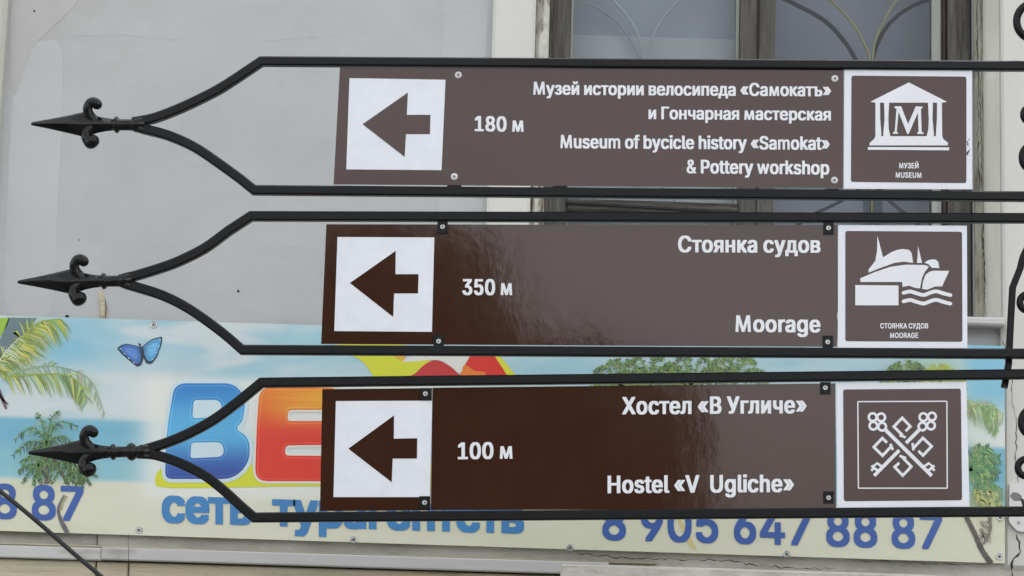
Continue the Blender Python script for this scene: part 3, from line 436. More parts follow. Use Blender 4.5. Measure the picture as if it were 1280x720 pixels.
def winding(pts, lp):
    """signed crossings of each point's rightward ray with one closed loop"""
    a_ = np.array(lp); b_ = np.roll(a_, -1, 0)
    px_ = pts[:, 0][:, None]; py_ = pts[:, 1][:, None]
    y0, y1, x0, x1 = a_[:, 1][None], b_[:, 1][None], a_[:, 0][None], b_[:, 0][None]
    up = (y0 <= py_) & (y1 > py_); dn = (y0 > py_) & (y1 <= py_)
    with np.errstate(divide='ignore', invalid='ignore'):
        xi = x0 + (x1 - x0) * (py_ - y0) / (y1 - y0)
    hit = xi > px_
    return (up & hit).sum(1) - (dn & hit).sum(1)
SLIM = {c: 0.72 for c in 'Mm\u041c\u043cw&\u00ab\u00bb'}
def text2d(s, wide, sx, sy, spacing, splay):
    """text fitted to a width of wide cap heights; each glyph is the union of four copies shifted by sx, sy (cap heights), which thickens its strokes"""
    items, x = [], 0.0
    for ch in s:
        if ch == ' ': x += 187 / 509 * 0.92; continue
        adv, loops = glyph(ch)
        if ch in 'M\u041c\u043c':
            hh = max(p[1] for l in loops for p in l); xs = [p[0] for l in loops for p in l]; cx = (min(xs) + max(xs)) / 2
            loops = [[(cx + (p[0] - cx) * (1.0 - splay * p[1] / hh), p[1]) for p in l] for l in loops]
        items.append((x, loops, ch)); x += adv * spacing
    x0 = min(p[0] + ox for ox, ls, ch in items for l in ls for p in l); x1 = max(p[0] + ox for ox, ls, ch in items for l in ls for p in l)
    kx = (wide - 2 * sx) / (x1 - x0)
    hk = 1.0 - 2 * sy
    V, F = [], []
    for ox, ls, ch in items:
        fk = SLIM.get(ch, 1.0)
        L2 = [[((p[0] + ox - x0) * kx + sx, sy + p[1] * hk) for p in l] for l in ls]
        copies = [[[(p[0] + dx * sx * fk, p[1] + dy * sy * fk) for p in l] for l in L2] for dx, dy in ((-1, -1), (1, -1), (1, 1), (-1, 1), (0, 0))]
        pv_, ed = [], []
        for L3 in copies:
            for l in L3:
                o = len(pv_); n_ = len(l)
                pv_ += [Vector(p) for p in l]; ed += [(o + i, o + (i + 1) % n_) for i in range(n_)]
        r_ = delaunay_2d_cdt(pv_, ed, [], 0, 1e-5)
        o = len(V); V += [(p[0], p[1]) for p in r_[0]]
        vv = np.array([(p[0], p[1]) for p in r_[0]])
        cen = np.array([vv[list(t_)].mean(0) for t_ in r_[2]])
        keep = np.zeros(len(cen), bool)
        for L3 in copies: keep |= sum(winding(cen, l) for l in L3) != 0
        F += [tuple(o + j for j in t_) for t_, k_ in zip(r_[2], keep) if k_]
    return V, F

def letter(name, s, xl, xr, ybl, ybr, cap, mapf, mat, parent, sx=0.05, sy=0.02, spacing=1.0, splay=0.12, colf=None):
    """s between pixel columns xl..xr, baseline ybl..ybr, cap height in pixels; mapf(px,py)->world"""
    wide = (xr - xl) / cap
    vs, fs = text2d(s, wide, sx, sy, spacing, splay)
    V = [mapf(xl + x * cap, ybl + (ybr - ybl) * x / wide - y * cap) for (x, y) in vs]
    return build(name, V, fs, mat, parent)

# ------------------------------------------------------------------ ground
gm = MB(); gm.add([(-400, -400, 0), (400, -400, 0), (400, 400, 0), (-400, 400, 0)], [(0, 1, 2, 3)])
g = gm.build('ground', M['asphalt']); g['kind'] = 'structure'
pv = MB().cbox(-20, 20, -2.2, YW - 0.02, 0.0, 0.12, 0.01).build('pavement', M['paving']); pv['kind'] = 'structure'
pv.location.z = 0.004

# ------------------------------------------------------------------ house
house = empty('house', (0, YW, 0), 'old plastered house with a grey recessed wall, cream surrounds and a weathered window', 'house')
TOP = 5.6
def wx(px, py): return WX(px, py)
X_pil = wx(9, 50)          # right edge of left pilaster
X_s0 = wx(613, 120)        # cream surround beside window
X_s1 = wx(669, 40)
X_f0 = wx(685, 40)
X_f1 = wx(1219, 40)
X_r0 = wx(1229, 120)
X_r1 = wx(1247, 120)
Z_sill = WZ(1230, 404)
Z_bt = WZ(0, 398)          # top of banner
Z_bb = WZ(0, 665)
Z_head = Z_sill + 1.75
D = YW
w = MB()
w.box(-9, X_f0, D, D + 0.3, Z_bb - 0.03, TOP)
w.box(X_f1, 9, D, D + 0.3, Z_bb - 0.03, TOP)
w.box(X_f0, X_f1, D, D + 0.3, Z_bb - 0.03, Z_sill)
w.box(X_f0, X_f1, D, D + 0.3, Z_head, TOP)
w.build('wall', M['plaster'], house)
MB().box(-9, 9, D - 0.004, D + 0.3, 0.0, Z_bb - 0.30).build('basement_wall', M['rough_plaster'], house)
# roof overhang: a plain eaves board far above the frame
MB().box(-9.3, 9.3, D - 0.25, D + 5, TOP, TOP + 0.12).build('eaves', M['palewood'], house)
MB().box(-9, 9, D + 4.6, D + 4.9, 0, TOP).build('back_wall', M['plaster'], house)
for sx in (-9, 8.7):
    MB().box(sx, sx + 0.3, D + 0.3, D + 4.6, 0, TOP).build('side_wall', M['plaster'], house)
# cream strips standing proud of the grey field
def strip(name, x0, x1, z0, z1, d, mat, b=0.006):
    return MB().cbox(x0, x1, D - d, D + 0.01, z0, z1, b).build(name, mat, house)
strip('pilaster', X_pil - 0.45, X_pil, Z_bb + 0.05, TOP - 0.02, 0.035, M['dark_cream'], 0.012)
strip('pilaster', X_r1, X_r1 + 0.55, Z_bb - 0.02, TOP - 0.02, 0.03, M['cream'], 0.012)
strip('window_surround', X_s0, X_s1, Z_sill - 0.06, Z_head + 0.12, 0.028, M['cream'], 0.008)
strip('window_surround', X_s1 + 0.0005, X_f1 + 0.0005, Z_head + 0.003, Z_head + 0.12, 0.026, M['cream'], 0.008)
strip('surround_edge', X_s1 + 0.001, X_f0 + 0.003, Z_sill + 0.003, Z_head, 0.014, M['peel'], 0.012)
# right reveal: sloping stained plaster, its shade painted in with darker cream, between the frame and the pilaster
r = MB()
r.add([(X_r0, D + 0.03, Z_sill), (X_r0, D - 0.002, Z_sill), (X_r1, D - 0.026, Z_sill), (X_r1, D + 0.03, Z_sill),
       (X_r0, D + 0.03, TOP - .02), (X_r0, D - 0.002, TOP - .02), (X_r1, D - 0.026, TOP - .02), (X_r1, D + 0.03, TOP - .02)],
      [(0, 1, 5, 4), (1, 2, 6, 5), (2, 3, 7, 6), (4, 5, 6, 7), (3, 2, 1, 0)])
r.build('reveal', M['dark_cream'], house)
strip('surround_edge', X_f1 - 0.004, X_r0 - 0.0005, Z_sill + 0.003, Z_head, 0.012, M['peel_grey'], 0.01)

# window ---------------------------------------------------------
win = bpy.data.objects.new('window', None); win.location = ((X_f0 + X_f1) / 2, 0, Z_sill); win.parent = house; col.objects.link(win)
win['label'] = 'weathered casement window with grey bare wood and an ornamental grille'
YF = D + 0.045
def vbar(name, a, b, z0, z1, y0, y1, mat, bv=0.004):
    return MB().cbox(a, b, y0, y1, z0, z1, bv).build(name, mat, win)
xa, xb = wx(686, 40), wx(714, 40)
xc, xd = wx(928, 40), wx(972, 40)
xe, xf_ = wx(1189.5, 40), wx(1217.5, 40)
ZR = WZ(900, 243)          # underside of upper casements
ZR0 = WZ(900, 266)
vbar('frame', xa, xb, Z_sill + 0.01, Z_head - 0.001, YF, YF + 0.09, M['oldwood'])
vbar('frame', xe, xf_, Z_sill + 0.01, Z_head - 0.001, YF, YF + 0.09, M['oldwood'])
vbar('frame', wx(1184.5, 40), xe - 0.0005, Z_sill + 0.01, Z_head - 0.001, YF + 0.02, YF + 0.09, M['brownwood'])
vbar('mullion', xc, (xc + xd) / 2 - 0.001, Z_sill + 0.01, Z_head - 0.001, YF + 0.008, YF + 0.08, M['oldwood'])
vbar('mullion', (xc + xd) / 2 + 0.001, xd, Z_sill + 0.01, Z_head - 0.001, YF + 0.014, YF + 0.08, M['oldwood'])
vbar('sash_stile', wx(1172, 40), wx(1184, 40), Z_sill + 0.01, Z_head - 0.001, YF + 0.035, YF + 0.08, M['palewood'])
vbar('sash_stile', xb + 0.0005, wx(717, 40), Z_sill + 0.01, Z_head - 0.001, YF + 0.04, YF + 0.08, M['palewood'], 0.001)
vbar('sash_stile', wx(924, 40), xc - 0.0005, Z_sill + 0.01, Z_head - 0.001, YF + 0.04, YF + 0.08, M['palewood'], 0.001)
# transom rail seen between the two upper signs
a = MB(); zc = WZ(820, 250)
a.cbox(xb + 0.001, xc - 0.001, YF + 0.005, YF + 0.075, WZ(820, 262), WZ(820, 246), 0.004)
a.build('transom', M['railwood'], win)
a = MB(); a.add([(xb, YF - 0.002, WZ(716, 250)), (xc, YF - 0.002, WZ(925, 262.5)), (xc, YF - 0.002, WZ(925, 259.5)), (xb, YF - 0.002, WZ(716, 247.5)),
                 (xb, YF + 0.004, WZ(716, 250)), (xc, YF + 0.004, WZ(925, 262.5)), (xc, YF + 0.004, WZ(925, 259.5)), (xb, YF + 0.004, WZ(716, 247.5))],
                [(0, 1, 2, 3), (0, 4, 5, 1), (3, 2, 6, 7), (1, 5, 6, 2), (0, 3, 7, 4)])
a.build('loose_rod', M['dark'], win)
vbar('bottom_rail', xb + 0.001, xc - 0.001, Z_sill + 0.01, Z_sill + 0.09, YF + 0.01, YF + 0.08, M['railwood'])
vbar('bottom_rail', xd + 0.001, wx(1172, 40) - 0.001, Z_sill + 0.01, Z_sill + 0.09, YF + 0.01, YF + 0.08, M['railwood'])
vbar('top_rail', xb + 0.001, xc - 0.001, Z_head - 0.08, Z_head - 0.001, YF + 0.01, YF + 0.08, M['railwood'])
vbar('top_rail', xd + 0.001, wx(1172, 40) - 0.001, Z_head - 0.08, Z_head - 0.001, YF + 0.01, YF + 0.08, M['railwood'])
YG = YF + 0.055
for (x0, x1) in ((wx(716, 40), wx(925, 40)), (xd - 0.002, wx(1173, 40))):
    MB().box(x0, x1, YG, YG + 0.003, Z_sill + 0.05, Z_head - 0.04).build('pane', M['glass'], win)
YB = YG + 0.10
MB().box(xa, xc + .03, YB, YB + 0.01, Z_sill, Z_head).build('blind', M['curtain'], win)
MB().box(xb - .02, xc + .02, YB - 0.02, YB - 0.01, Z_sill, WZ(760, 21)).build('board', M['curtain2'], win)
MB().box(xd - .04, xf_, YB + 0.15, YB + 0.16, Z_sill, Z_head).build('blind', M['room'], win)
def gcurve(name, pxs, rpx, mat, yoff):
    pts = []
    for (px, py) in pxs:
        p = W(px, py); k = (YG + yoff - CAM.y) / (YW - CAM.y)
        # carry the point back to the grille's own plane along the sight line measured in the photo
        q = CAM + (p - CAM) * k
        pts.append(q)
    V, F = tube(smooth_path(pts, 6), rpx * 1.25 / 470.0, 8)
    return build(name, V, F, mat, win, smooth=True)
def mir(pts, cx): return [(2 * cx - x, y) for x, y in pts]
L1 = [(716, -42), (742, -24), (766, 0), (789, 27), (800, 50), (805.5, 78), (807, 110), (807, 150)]
gcurve('grille_or_shadow_bar', L1, 1.6, M['grille_pale'], 0.04)
gcurve('grille_or_shadow_bar', mir(L1[:-2] + [(807, 100)], 807.5), 1.6, M['grille_pale'], 0.04)
L2 = [(733, 4), (745, 9), (762, 20), (778, 35), (797, 68), (803, 100), (806, 130)]
gcurve('grille_or_shadow_bar', L2, 1.3, M['curtain'], 0.05)  # shadow of the pale arc, put in as a thin bar of its own
gcurve('grille_or_shadow_bar', [(807, 150), (806, 200), (790, 232), (760, 262), (718, 290)], 1.6, M['grille_pale'], 0.04)
gcurve('grille_or_shadow_bar', [(806, 180), (820, 220), (850, 255), (905, 290)], 1.6, M['grille_pale'], 0.04)
gcurve('grille_or_shadow_bar', [(930, -22), (955, -12), (983, 0), (1027.7, 23.8), (1054.4, 50.5), (1071, 78), (1083, 110), (1089, 150)], 2.3, M['dark'], 0.025)
gcurve('grille_or_shadow_bar', [(1000, -30), (1038, 0), (1066, 29.7), (1081, 56.4), (1088, 78), (1090, 130)], 1.5, M['grille_gold'], 0.015)
gcurve('grille_or_shadow_bar', [(1150, -36), (1121, 0), (1105, 26.7), (1094.5, 50.5), (1091, 75), (1090, 130)], 1.3, M['grille_gold'], 0.015)
gcurve('grille_or_shadow_bar', [(1215, -9), (1161, 0), (1128.6, 14.8), (1105, 38.6), (1091, 75), (1089, 120), (1089, 200)], 2.1, M['dark'], 0.03)
gcurve('grille_or_shadow_bar', [(1167, -120), (1167, 0), (1166.5, 130), (1166, 240), (1165, 380)], 4.0, M['dark'], 0.02)
gcurve('grille_or_shadow_bar', [(1089, 200), (1078, 232), (1050, 252), (1010, 272), (975, 300)], 1.9, M['dark'], 0.03)
gcurve('grille_or_shadow_bar', [(1089, 200), (1100, 238), (1125, 262), (1163, 292)], 1.9, M['dark'], 0.03)
gcurve('grille_or_shadow_bar', [(1090, 130), (1090, 240), (1089, 380)], 1.5, M['grille_gold'], 0.015)
# sill, with its own slightly broken end
s = MB().cbox(X_s0 - 0.02, wx(1251, 404), D - 0.06, D + 0.12, WZ(1230, 411), WZ(1230, 401), 0.005)
s.build('sill', M['flash'], house)
# cracks: thin recess-coloured ribbons, kept as real slits of their own
def crack(pts, wd, d, mat, parent, jit=1.5, name='crack'):
    P = []
    for i in range(len(pts) - 1):
        (x0, y0), (x1, y1) = pts[i], pts[i + 1]
        n = max(2, int(math.hypot(x1 - x0, y1 - y0) / 5))
        for k in range(n):
            t = k / n
            P.append((x0 + (x1 - x0) * t + rnd.uniform(-jit, jit), y0 + (y1 - y0) * t + rnd.uniform(-jit, jit)))
    P.append(pts[-1])
    V, F = [], []
    for i, (x, y) in enumerate(P):
        a = P[max(0, i - 1)]; b = P[min(len(P) - 1, i + 1)]
        dx, dy = b[0] - a[0], b[1] - a[1]; l = math.hypot(dx, dy) or 1
        h = wd * rnd.uniform(0.12, 0.65) * (0.2 if i in (0, len(P) - 1) else 1)
        V += [W(x - dy / l * h, y + dx / l * h, d), W(x + dy / l * h, y - dx / l * h, d)]
        if i: F.append((2 * i - 2, 2 * i, 2 * i + 1, 2 * i - 1))
    return build(name, V, F, mat, parent)
crack([(1221, -5), (1220, 40), (1222, 100), (1221, 170), (1224, 240)], 1.3, 0.0135, M['dark'], house, 1.0)
crack([(1225, 0), (1226, 60), (1224, 130), (1227, 240)], 0.8, 0.0135, M['dark'], house, 1.0)
crack([(1228, 270), (1226, 300), (1230, 330), (1229, 360), (1231, 398)], 1.6, 0.0135, M['dark'], house, 1.2)
crack([(1264, 470), (1262, 500), (1268, 540), (1266, 580), (1270, 605)], 0.9, 0.0315, M['dark'], house, 1.5)
crack([(1240, 415), (1248, 425), (1254, 440), (1256, 470)], 0.7, 0.0315, M['dark'], house, 1.5)
crack([(1268, 668), (1272, 690), (1262, 705), (1264, 730)], 2.2, 0.0315, M['dark'], house, 1.5)
for pts in ([(82, 46), (150, 44), (230, 50)], [(330, 52), (400, 46), (450, 44)], [(540, 22), (590, 14), (610, 17)], [(160, 108), (190, 104)], [(330, 312), (380, 309)]):
    crack(pts, 0.22, 0.001, M['hair'], house, 1.2, 'hairline_crack')
# thin skim coats of slightly different plaster, one trowel thick
def skim(pts, mat, d):
    q = smooth_path([Vector((*p, 0)) for p in pts + [pts[0]]], 5)[:-1]
    q = [(v.x + rnd.uniform(-.8, .8), v.y + rnd.uniform(-.8, .8)) for v in q]
    n_ = len(q)
    build('skim_coat', [W(x, y, d) for x, y in q] + [W(x * 1.0, y, -0.001) for x, y in q], [tuple(range(n_))] + [(i, (i + 1) % n_, n_ + (i + 1) % n_, n_ + i) for i in range(n_)], mat, house)
skim([(22, 60), (50, 52), (76, 60), (77, 160), (70, 300), (62, 392), (10, 390), (8, 280), (14, 150)], M['skim_pale'], 0.0006)
skim([(16, -40), (120, -40), (90, 10), (60, 40), (40, 62), (18, 120), (13, 60)], M['skim_beige'], 0.0009)
skim([(556, -60), (609, -60), (606, 90), (604, 250), (602, 396), (548, 396), (550, 200), (554, 60)], M['skim_pale'], 0.0006)
# nail holes and stains on the grey field
for (px, py, r_) in ((43, 14, 1.4), (298, 364, 1.7), (84, 396, 2.6), (99, 300, 0.9)):
    V = [W(px + r_ * math.cos(a_ * math.pi / 4), py + r_ * math.sin(a_ * math.pi / 4), 0.0012) for a_ in range(8)]
    build('nail_hole', V, [tuple(range(8))], M['dark'], house)
# broken-out streak of lath below the middle spear
V = [W(*p, 0.0015) for p in ((123, 364), (128, 362), (131, 372), (135, 386), (134, 400), (129, 402), (125, 399), (124, 380))]
V += [W(*p, 0.006) for p in ((126, 368), (131, 380), (131, 396), (127, 396))]
build('torn_plaster', V, [(0, 1, 2, 3, 4, 5, 6, 7), (8, 9, 10, 11)], M['plank'], house)
crack([(131, 372), (133, 386), (132, 400)], 1.4, 0.0065, M['dark'], house, 0.6)

# below the banner: weathered band, flashing strip in two lengths, planks
XL, XR = wx(-900, 690), wx(2200, 690)
zb0 = WZ(300, 675) + 0.002; zb1 = WZ(300, 690)
xj = wx(122, 680)
MB().cbox(XL, xj, D - 0.008, D + 0.02, zb1 - 0.01, zb0 + 0.04, 0.003).build('weathered_band', M['oldwood'] if False else M['rough_plaster'], house)
MB().cbox(xj + 0.002, XR, D - 0.016, D + 0.02, zb1 - 0.01, zb0 + 0.04, 0.004).build('weathered_band', M['rough_plaster'], house)
zf = WZ(300, 692); zf2 = WZ(300, 706)
xk = wx(130, 690)
MB().cbox(XL, xk, D - 0.040, D, zf2 - 0.002, zf + 0.001, 0.003).build('flashing', M['flash'], house)
MB().cbox(xk + 0.001, wx(760, 710), D - 0.046, D, zf2, zf + 0.003, 0.003).build('flashing', M['flash'], house)
MB().cbox(XL, wx(820, 700), D - 0.028, D, zf + 0.003, zf + 0.008, 0.002).build('batten', M['plank'], house)
z = zf2 - 0.004
for k in range(3):
    h = 0.075
    xs = [XL, wx(121 + 37 * k, 715), wx(162 + 210 * k, 715), XR]
    for i in range(3):
        MB().cbox(xs[i] + 0.0015, xs[i + 1] - 0.0015, D - 0.022 + 0.002 * ((i + k) % 2), D + 0.01, z - h + 0.003, z, 0.004).build('plank', M['plank'], house)
    z -= h
MB().cbox(wx(700, 712), XR, D - 0.050, D - 0.020, zf2 - 0.10, zf - 0.003, 0.006).build('cement_ledge', M['rough_plaster'], house)
crack([(720, 694), (780, 699), (850, 702), (900, 702), (940, 708), (985, 712), (1040, 712)], 1.1, 0.0505, M['dark'], house, 1.6)
crack([(1060, 703), (1130, 704), (1180, 708), (1235, 706)], 0.9, 0.0505, M['dark'], house, 1.4)
crack([(164, 668), (164, 700), (163, 740)], 0.6, 0.0475, M['dark'], house, 0.4)

# ------------------------------------------------------------------ banner
ban = empty('banner', W(450, 660, 0.012), 'long travel agency banner printed with palms, sea and a phone number, screwed under the window', 'banner')
BD = 0.042
def B(px, py, e=0.0): return W(px, py, BD + e)
def mixc(a, b, t): return tuple(a[i] + (b[i] - a[i]) * t for i in range(3))
def vnoise(x, y):
    s_ = 0
    for k, (fx, fy, a_) in enumerate(((0.013, 0.031, 1.0), (0.029, 0.052, 0.6), (0.061, 0.09, 0.35), (0.11, 0.17, 0.2))):
        s_ += a_ * math.sin(x * fx + 1.7 * k + 2.1 * math.sin(y * fy + k)) * math.cos(y * fy * 1.3 + 0.8 * k + math.sin(x * fx * 0.7))
    return s_
SKYW, SKYB, SKYD = (206, 216, 216), (160, 200, 212), (128, 188, 210)
SEA1, SEA2, SAND, SAND2 = (120, 182, 204), (150, 200, 208), (222, 221, 198), (214, 217, 188)
def bgcol(px, py):
    y = py - 0.031 * px                          # banner's own straightened rows
    yy = y
    base = mixc(SKYW, SKYB, smooth(-0.5, 0.9, vnoise(px * 1.1, py * 1.4 + 40)))
    # blue patch near the left palm, pale cloud round the butterfly, blue toward the middle and right
    b = math.exp(-(((px - 90) / 55) ** 2 + ((py - 440) / 26) ** 2)); base = mixc(base, SKYD, min(1, b * 1.1))
    w_ = math.exp(-(((px - 180) / 90) ** 2 + ((py - 500) / 50) ** 2)); base = mixc(base, (212, 220, 220), min(1, w_))
    t = smooth(300, 420, px) * (1 - smooth(470, 500, py)); base = mixc(base, (165, 205, 216), 0.6 * t)
    t = smooth(1195, 1215, px)
    if t > 0:
        r_ = mixc((138, 198, 220), (222, 230, 224), smooth(490, 545, py)); base = mixc(base, r_, t)
    # sea
    s_ = smooth(520, 527, yy) * (1 - smooth(594, 604, yy))
    seac = mixc(SEA1, SEA2, smooth(535, 596, yy) * 0.7 + 0.15 * vnoise(px * 0.5, py * 3))
    base = mixc(base, seac, s_)
    g_ = smooth(596, 604, yy)
    sandc = mixc(SAND, SAND2, smooth(-0.6, 1.0, vnoise(px * 0.7, py * 0.8)) * 0.8 + 0.2 * smooth(900, 1250, px))
    base = mixc(base, sandc, g_)
    # soft white glow round the big letters
    gx = max(0, 200 - px, px - 700); gy = max(0, 480 - py, py - 614)
    gl_ = math.exp(-((gx / 26) ** 2 + (gy / 16) ** 2)) * (1 - smooth(470, 640, px)) * smooth(466, 486, py); base = mixc(base, (232, 234, 226), gl_ * 0.9)
    for (gx_, gy_, wx_, wy_, gc_, ga_) in BLOBS:
        b = math.exp(-((px - gx_) / wx_) ** 2 - ((py - gy_) / wy_) ** 2) * ga_
        if b > 0.01: base = mixc(base, gc_, min(1, b * (0.75 + 0.4 * math.sin(px * 0.9 + 3 * math.sin(py * 0.35)) * math.sin(py * 0.5 + px * 0.2))))
    return C(*[max(0, min(255, v)) for v in base])
BLOBS = [(40, 425, 24, 22, (176, 184, 96), .95), (16, 448, 18, 18, (150, 160, 80), .8), (85, 482, 32, 10, (180, 194, 140), .75), (110, 494, 12, 14, (170, 188, 120), .7),
         (62, 572, 26, 26, (92, 112, 84), .8), (98, 590, 20, 12, (110, 126, 90), .7), (66, 540, 14, 14, (128, 160, 108), .6),
         (800, 472, 34, 14, (128, 150, 100), .6), (855, 472, 36, 14, (112, 140, 92), .55), (915, 470, 24, 12, (120, 142, 104), .5),
         (1130, 470, 26, 14, (128, 142, 96), .8), (1170, 468, 24, 14, (190, 200, 96), .8),
         (1222, 522, 18, 16, (170, 192, 150), .8), (1216, 586, 16, 22, (96, 134, 92), .95), (1214, 630, 18, 18, (160, 164, 104), .9), (1240, 628, 12, 12, (150, 168, 110), .7), (1228, 662, 7, 14, (160, 152, 136), .6)]
yt = lambda x: 397.5 + 0.0305 * x
yb = lambda x: 665.0 + 0.0325 * x
bx0, bx1 = -420.0, 1252.0
nx, ny = 460, 100
V, Fc, cs = [], [], []
for j in range(ny + 1):
    for i in range(nx + 1):
        px = bx0 + (bx1 - bx0) * i / nx; t = j / ny
        py = yt(px) + (yb(px) - yt(px)) * t
        V.append(W(px, py, BD - 0.0002)); cs.append(bgcol(px, py))
for j in range(ny):
    for i in range(nx):
        a = j * (nx + 1) + i
        Fc.append((a, a + nx + 1, a + nx + 2, a + 1))
sheet = build('sheet', V, Fc, M['print'], ban, smooth=True, cols=cs)
# sheet edge / back so that it has thickness
MB().add([W(bx0, yt(bx0), BD - 0.002), W(bx1, yt(bx1), BD - 0.002), W(bx1, yb(bx1), BD - 0.002), W(bx0, yb(bx0), BD - 0.002),
          W(bx0, yt(bx0), 0.022), W(bx1, yt(bx1), 0.022), W(bx1, yb(bx1), 0.022), W(bx0, yb(bx0), 0.022)],
         [(0, 3, 2, 1), (0, 1, 5, 4), (1, 2, 6, 5), (2, 3, 7, 6), (3, 0, 4, 7), (4, 5, 6, 7)]).build('backing_board', M['palewood'], ban)

LV = [0.0]
def lay():
    LV[0] += 0.00012
    return LV[0]
def Bp(e): return lambda px, py: B(px, py, e)

def frond(mb, pts, ln0, ln1, cols_, e, n=26, side=(1, 1), droop=0.5, wd=1.5):
    """feather palm frond: leaflets (thin tapering blades) off a curved rachis; pixel units"""
    P = smooth_path([Vector((p[0], p[1], 0)) for p in pts], 12)
    m_ = len(P)
    for k in range(n):
        t = (k + rnd.random() * 0.6) / n
        i = min(m_ - 2, int(t * (m_ - 1)))
        p = P[i]; tg = (P[i + 1] - P[i]).normalized(); nn = Vector((-tg.y, tg.x, 0))
        ln = ln0 + (ln1 - ln0) * math.sin(math.pi * min(1, 0.15 + t * 0.85)) 
        for sgn in (1, -1):
            if side[0 if sgn > 0 else 1] < rnd.random(): continue
            d_ = (tg * rnd.uniform(0.5, 0.9) + nn * sgn * rnd.uniform(0.7, 1.0)).normalized()
            tip = p + d_ * ln * rnd.uniform(0.75, 1.1)
            mid = p + d_ * ln * 0.5
            tip.y += ln * droop; mid.y += ln * droop * 0.3
            if min(tip.y - 0.0305 * tip.x, p.y - .0305 * p.x) < 398.5 or max(tip.x, mid.x, p.x) > 1250: continue
            w_ = wd * rnd.uniform(0.6, 1.1)
            pd = Vector((-d_.y, d_.x, 0)) * w_ * 0.5
            c = rnd.choice(cols_); c = C(*[max(0, v + rnd.uniform(-14, 14)) for v in c])
            ee = e + rnd.random() * 0.0004
            mb.add([B(p.x - pd.x, p.y - pd.y, ee), B(p.x + pd.x, p.y + pd.y, ee), B(mid.x + pd.x, mid.y + pd.y, ee), B(tip.x, tip.y, ee), B(mid.x - pd.x, mid.y - pd.y, ee)],
                   [(0, 1, 2, 3, 4)], c)
    V, F = [], []
    for i, p in enumerate(P):
        tg = (P[min(i + 1, m_ - 1)] - P[max(i - 1, 0)]).normalized()
        w_ = wd * 0.6 * (1 - 0.7 * i / m_)
        V += [B(p.x - tg.y * -w_, p.y - tg.x * w_, e + 0.0005), B(p.x - tg.y * w_, p.y + tg.x * w_, e + 0.0005)]
        if i: F.append((2 * i - 2, 2 * i - 1, 2 * i + 1, 2 * i))
    mb.add(V, F, C(*cols_[0]))

def trunkp(mb, pts, w0, w1, c, e):
    P = smooth_path([Vector((p[0], p[1], 0)) for p in pts], 8)
    V, F = [], []
    cl = []
    for i, p in enumerate(P):
        t = i / (len(P) - 1)
        tg = (P[min(i + 1, len(P) - 1)] - P[max(i - 1, 0)]).normalized()
        w_ = (w0 + (w1 - w0) * t) / 2 * rnd.uniform(0.85, 1.15)
        V += [B(p.x + tg.y * w_, p.y - tg.x * w_, e), B(p.x - tg.y * w_, p.y + tg.x * w_, e)]
        q = rnd.uniform(-14, 14); cl += [C(*[v + q for v in c])] * 2
        if i: F.append((2 * i - 2, 2 * i - 1, 2 * i + 1, 2 * i))
    mb.add(V, F, cl)

YG_ = [(146, 168, 78), (178, 190, 84), (118, 142, 62), (204, 210, 110)]
DG_ = [(88, 126, 72), (66, 88, 66), (124, 160, 88), (50, 58, 52)]
PG_ = [(150, 176, 140), (172, 190, 150), (130, 164, 128)]
pm = MB(); e0 = 0.0006
# big palm, upper left
pm.add([B(-40, 402, e0), B(16, 400.5, e0), B(13, 410, e0), B(4, 425, e0), B(-6, 450, e0), B(-40, 470, e0)], [(5, 4, 3, 2, 1, 0)], C(150, 188, 60))
pm.add([B(15, 400.5, e0), B(50, 401, e0), B(30, 425, e0), B(12, 455, e0), B(-10, 470, e0), B(-4, 448, e0), B(6, 424, e0)], [(6, 5, 4, 3, 2, 1, 0)], C(104, 124, 128))
frond(pm, [(-5, 470), (24, 436), (50, 408), (80, 402)], 20, 36, YG_, e0 + .0002, 40, (1, 0.5), 0.5, 2.4)
frond(pm, [(-5, 466), (20, 445), (38, 425), (58, 403)], 16, 30, YG_, e0 + .0003, 34, (1, 0.3), 0.6, 2.4)
frond(pm, [(10, 474), (50, 471), (85, 472), (104, 484), (112, 505)], 10, 24, YG_ + PG_, e0 + .0004, 44, (1, 0.15), 0.55, 2.2)
frond(pm, [(14, 472), (45, 462), (80, 462), (116, 478), (134, 520)], 6, 16, PG_, e0 + .0002, 40, (0.9, 0.2), 0.5, 1.8)
frond(pm, [(0, 458), (14, 440), (30, 424)], 8, 20, [(210, 220, 190), (150, 160, 90), (190, 205, 170)], e0 + .0005, 22, (1, .2), 0.7, 1.5)
trunkp(pm, [(-6, 476), (4, 494), (12, 514)], 6, 3, (108, 82, 94), e0 + .001)
trunkp(pm, [(-4, 480), (6, 500), (14, 508)], 3, 2, (88, 62, 72), e0 + .001)
# small palm group on the beach
for (cx, cy, sc) in ((62, 556, 1.0), (92, 580, 0.62), (52, 584, .6), (104, 592, 0.45)):
    for (ax, ay, bx_, by_) in ((-16, -16, -34, -4), (-20, 0, -36, 14), (-14, 8, -30, 34), (6, -26, 14, -36), (14, -22, 34, -18), (20, -6, 40, 12), (12, 10, 26, 34), (-4, 18, -10, 38), (2, 14, 6, 40), (-6, -22, -10, -34)):
        frond(pm, [(cx, cy), (cx + ax * 1.05 * sc, cy + ay * 1.15 * sc), (cx + bx_ * 1.15 * sc, cy + by_ * 1.1 * sc)], 3 * sc + 1, 8 * sc + 1, DG_ if by_ > 0 else DG_ + PG_, e0 + .0002, 15, (1, .8), 0.5, 1.3)
trunkp(pm, [(64, 560), (62, 585), (62, 607)], 5, 6, (96, 92, 84), e0)
trunkp(pm, [(70, 575), (80, 592), (88, 607)], 4, 4.5, (96, 86, 72), e0)
trunkp(pm, [(108, 596), (106, 602), (106, 608)], 9, 7, (120, 110, 90), e0)
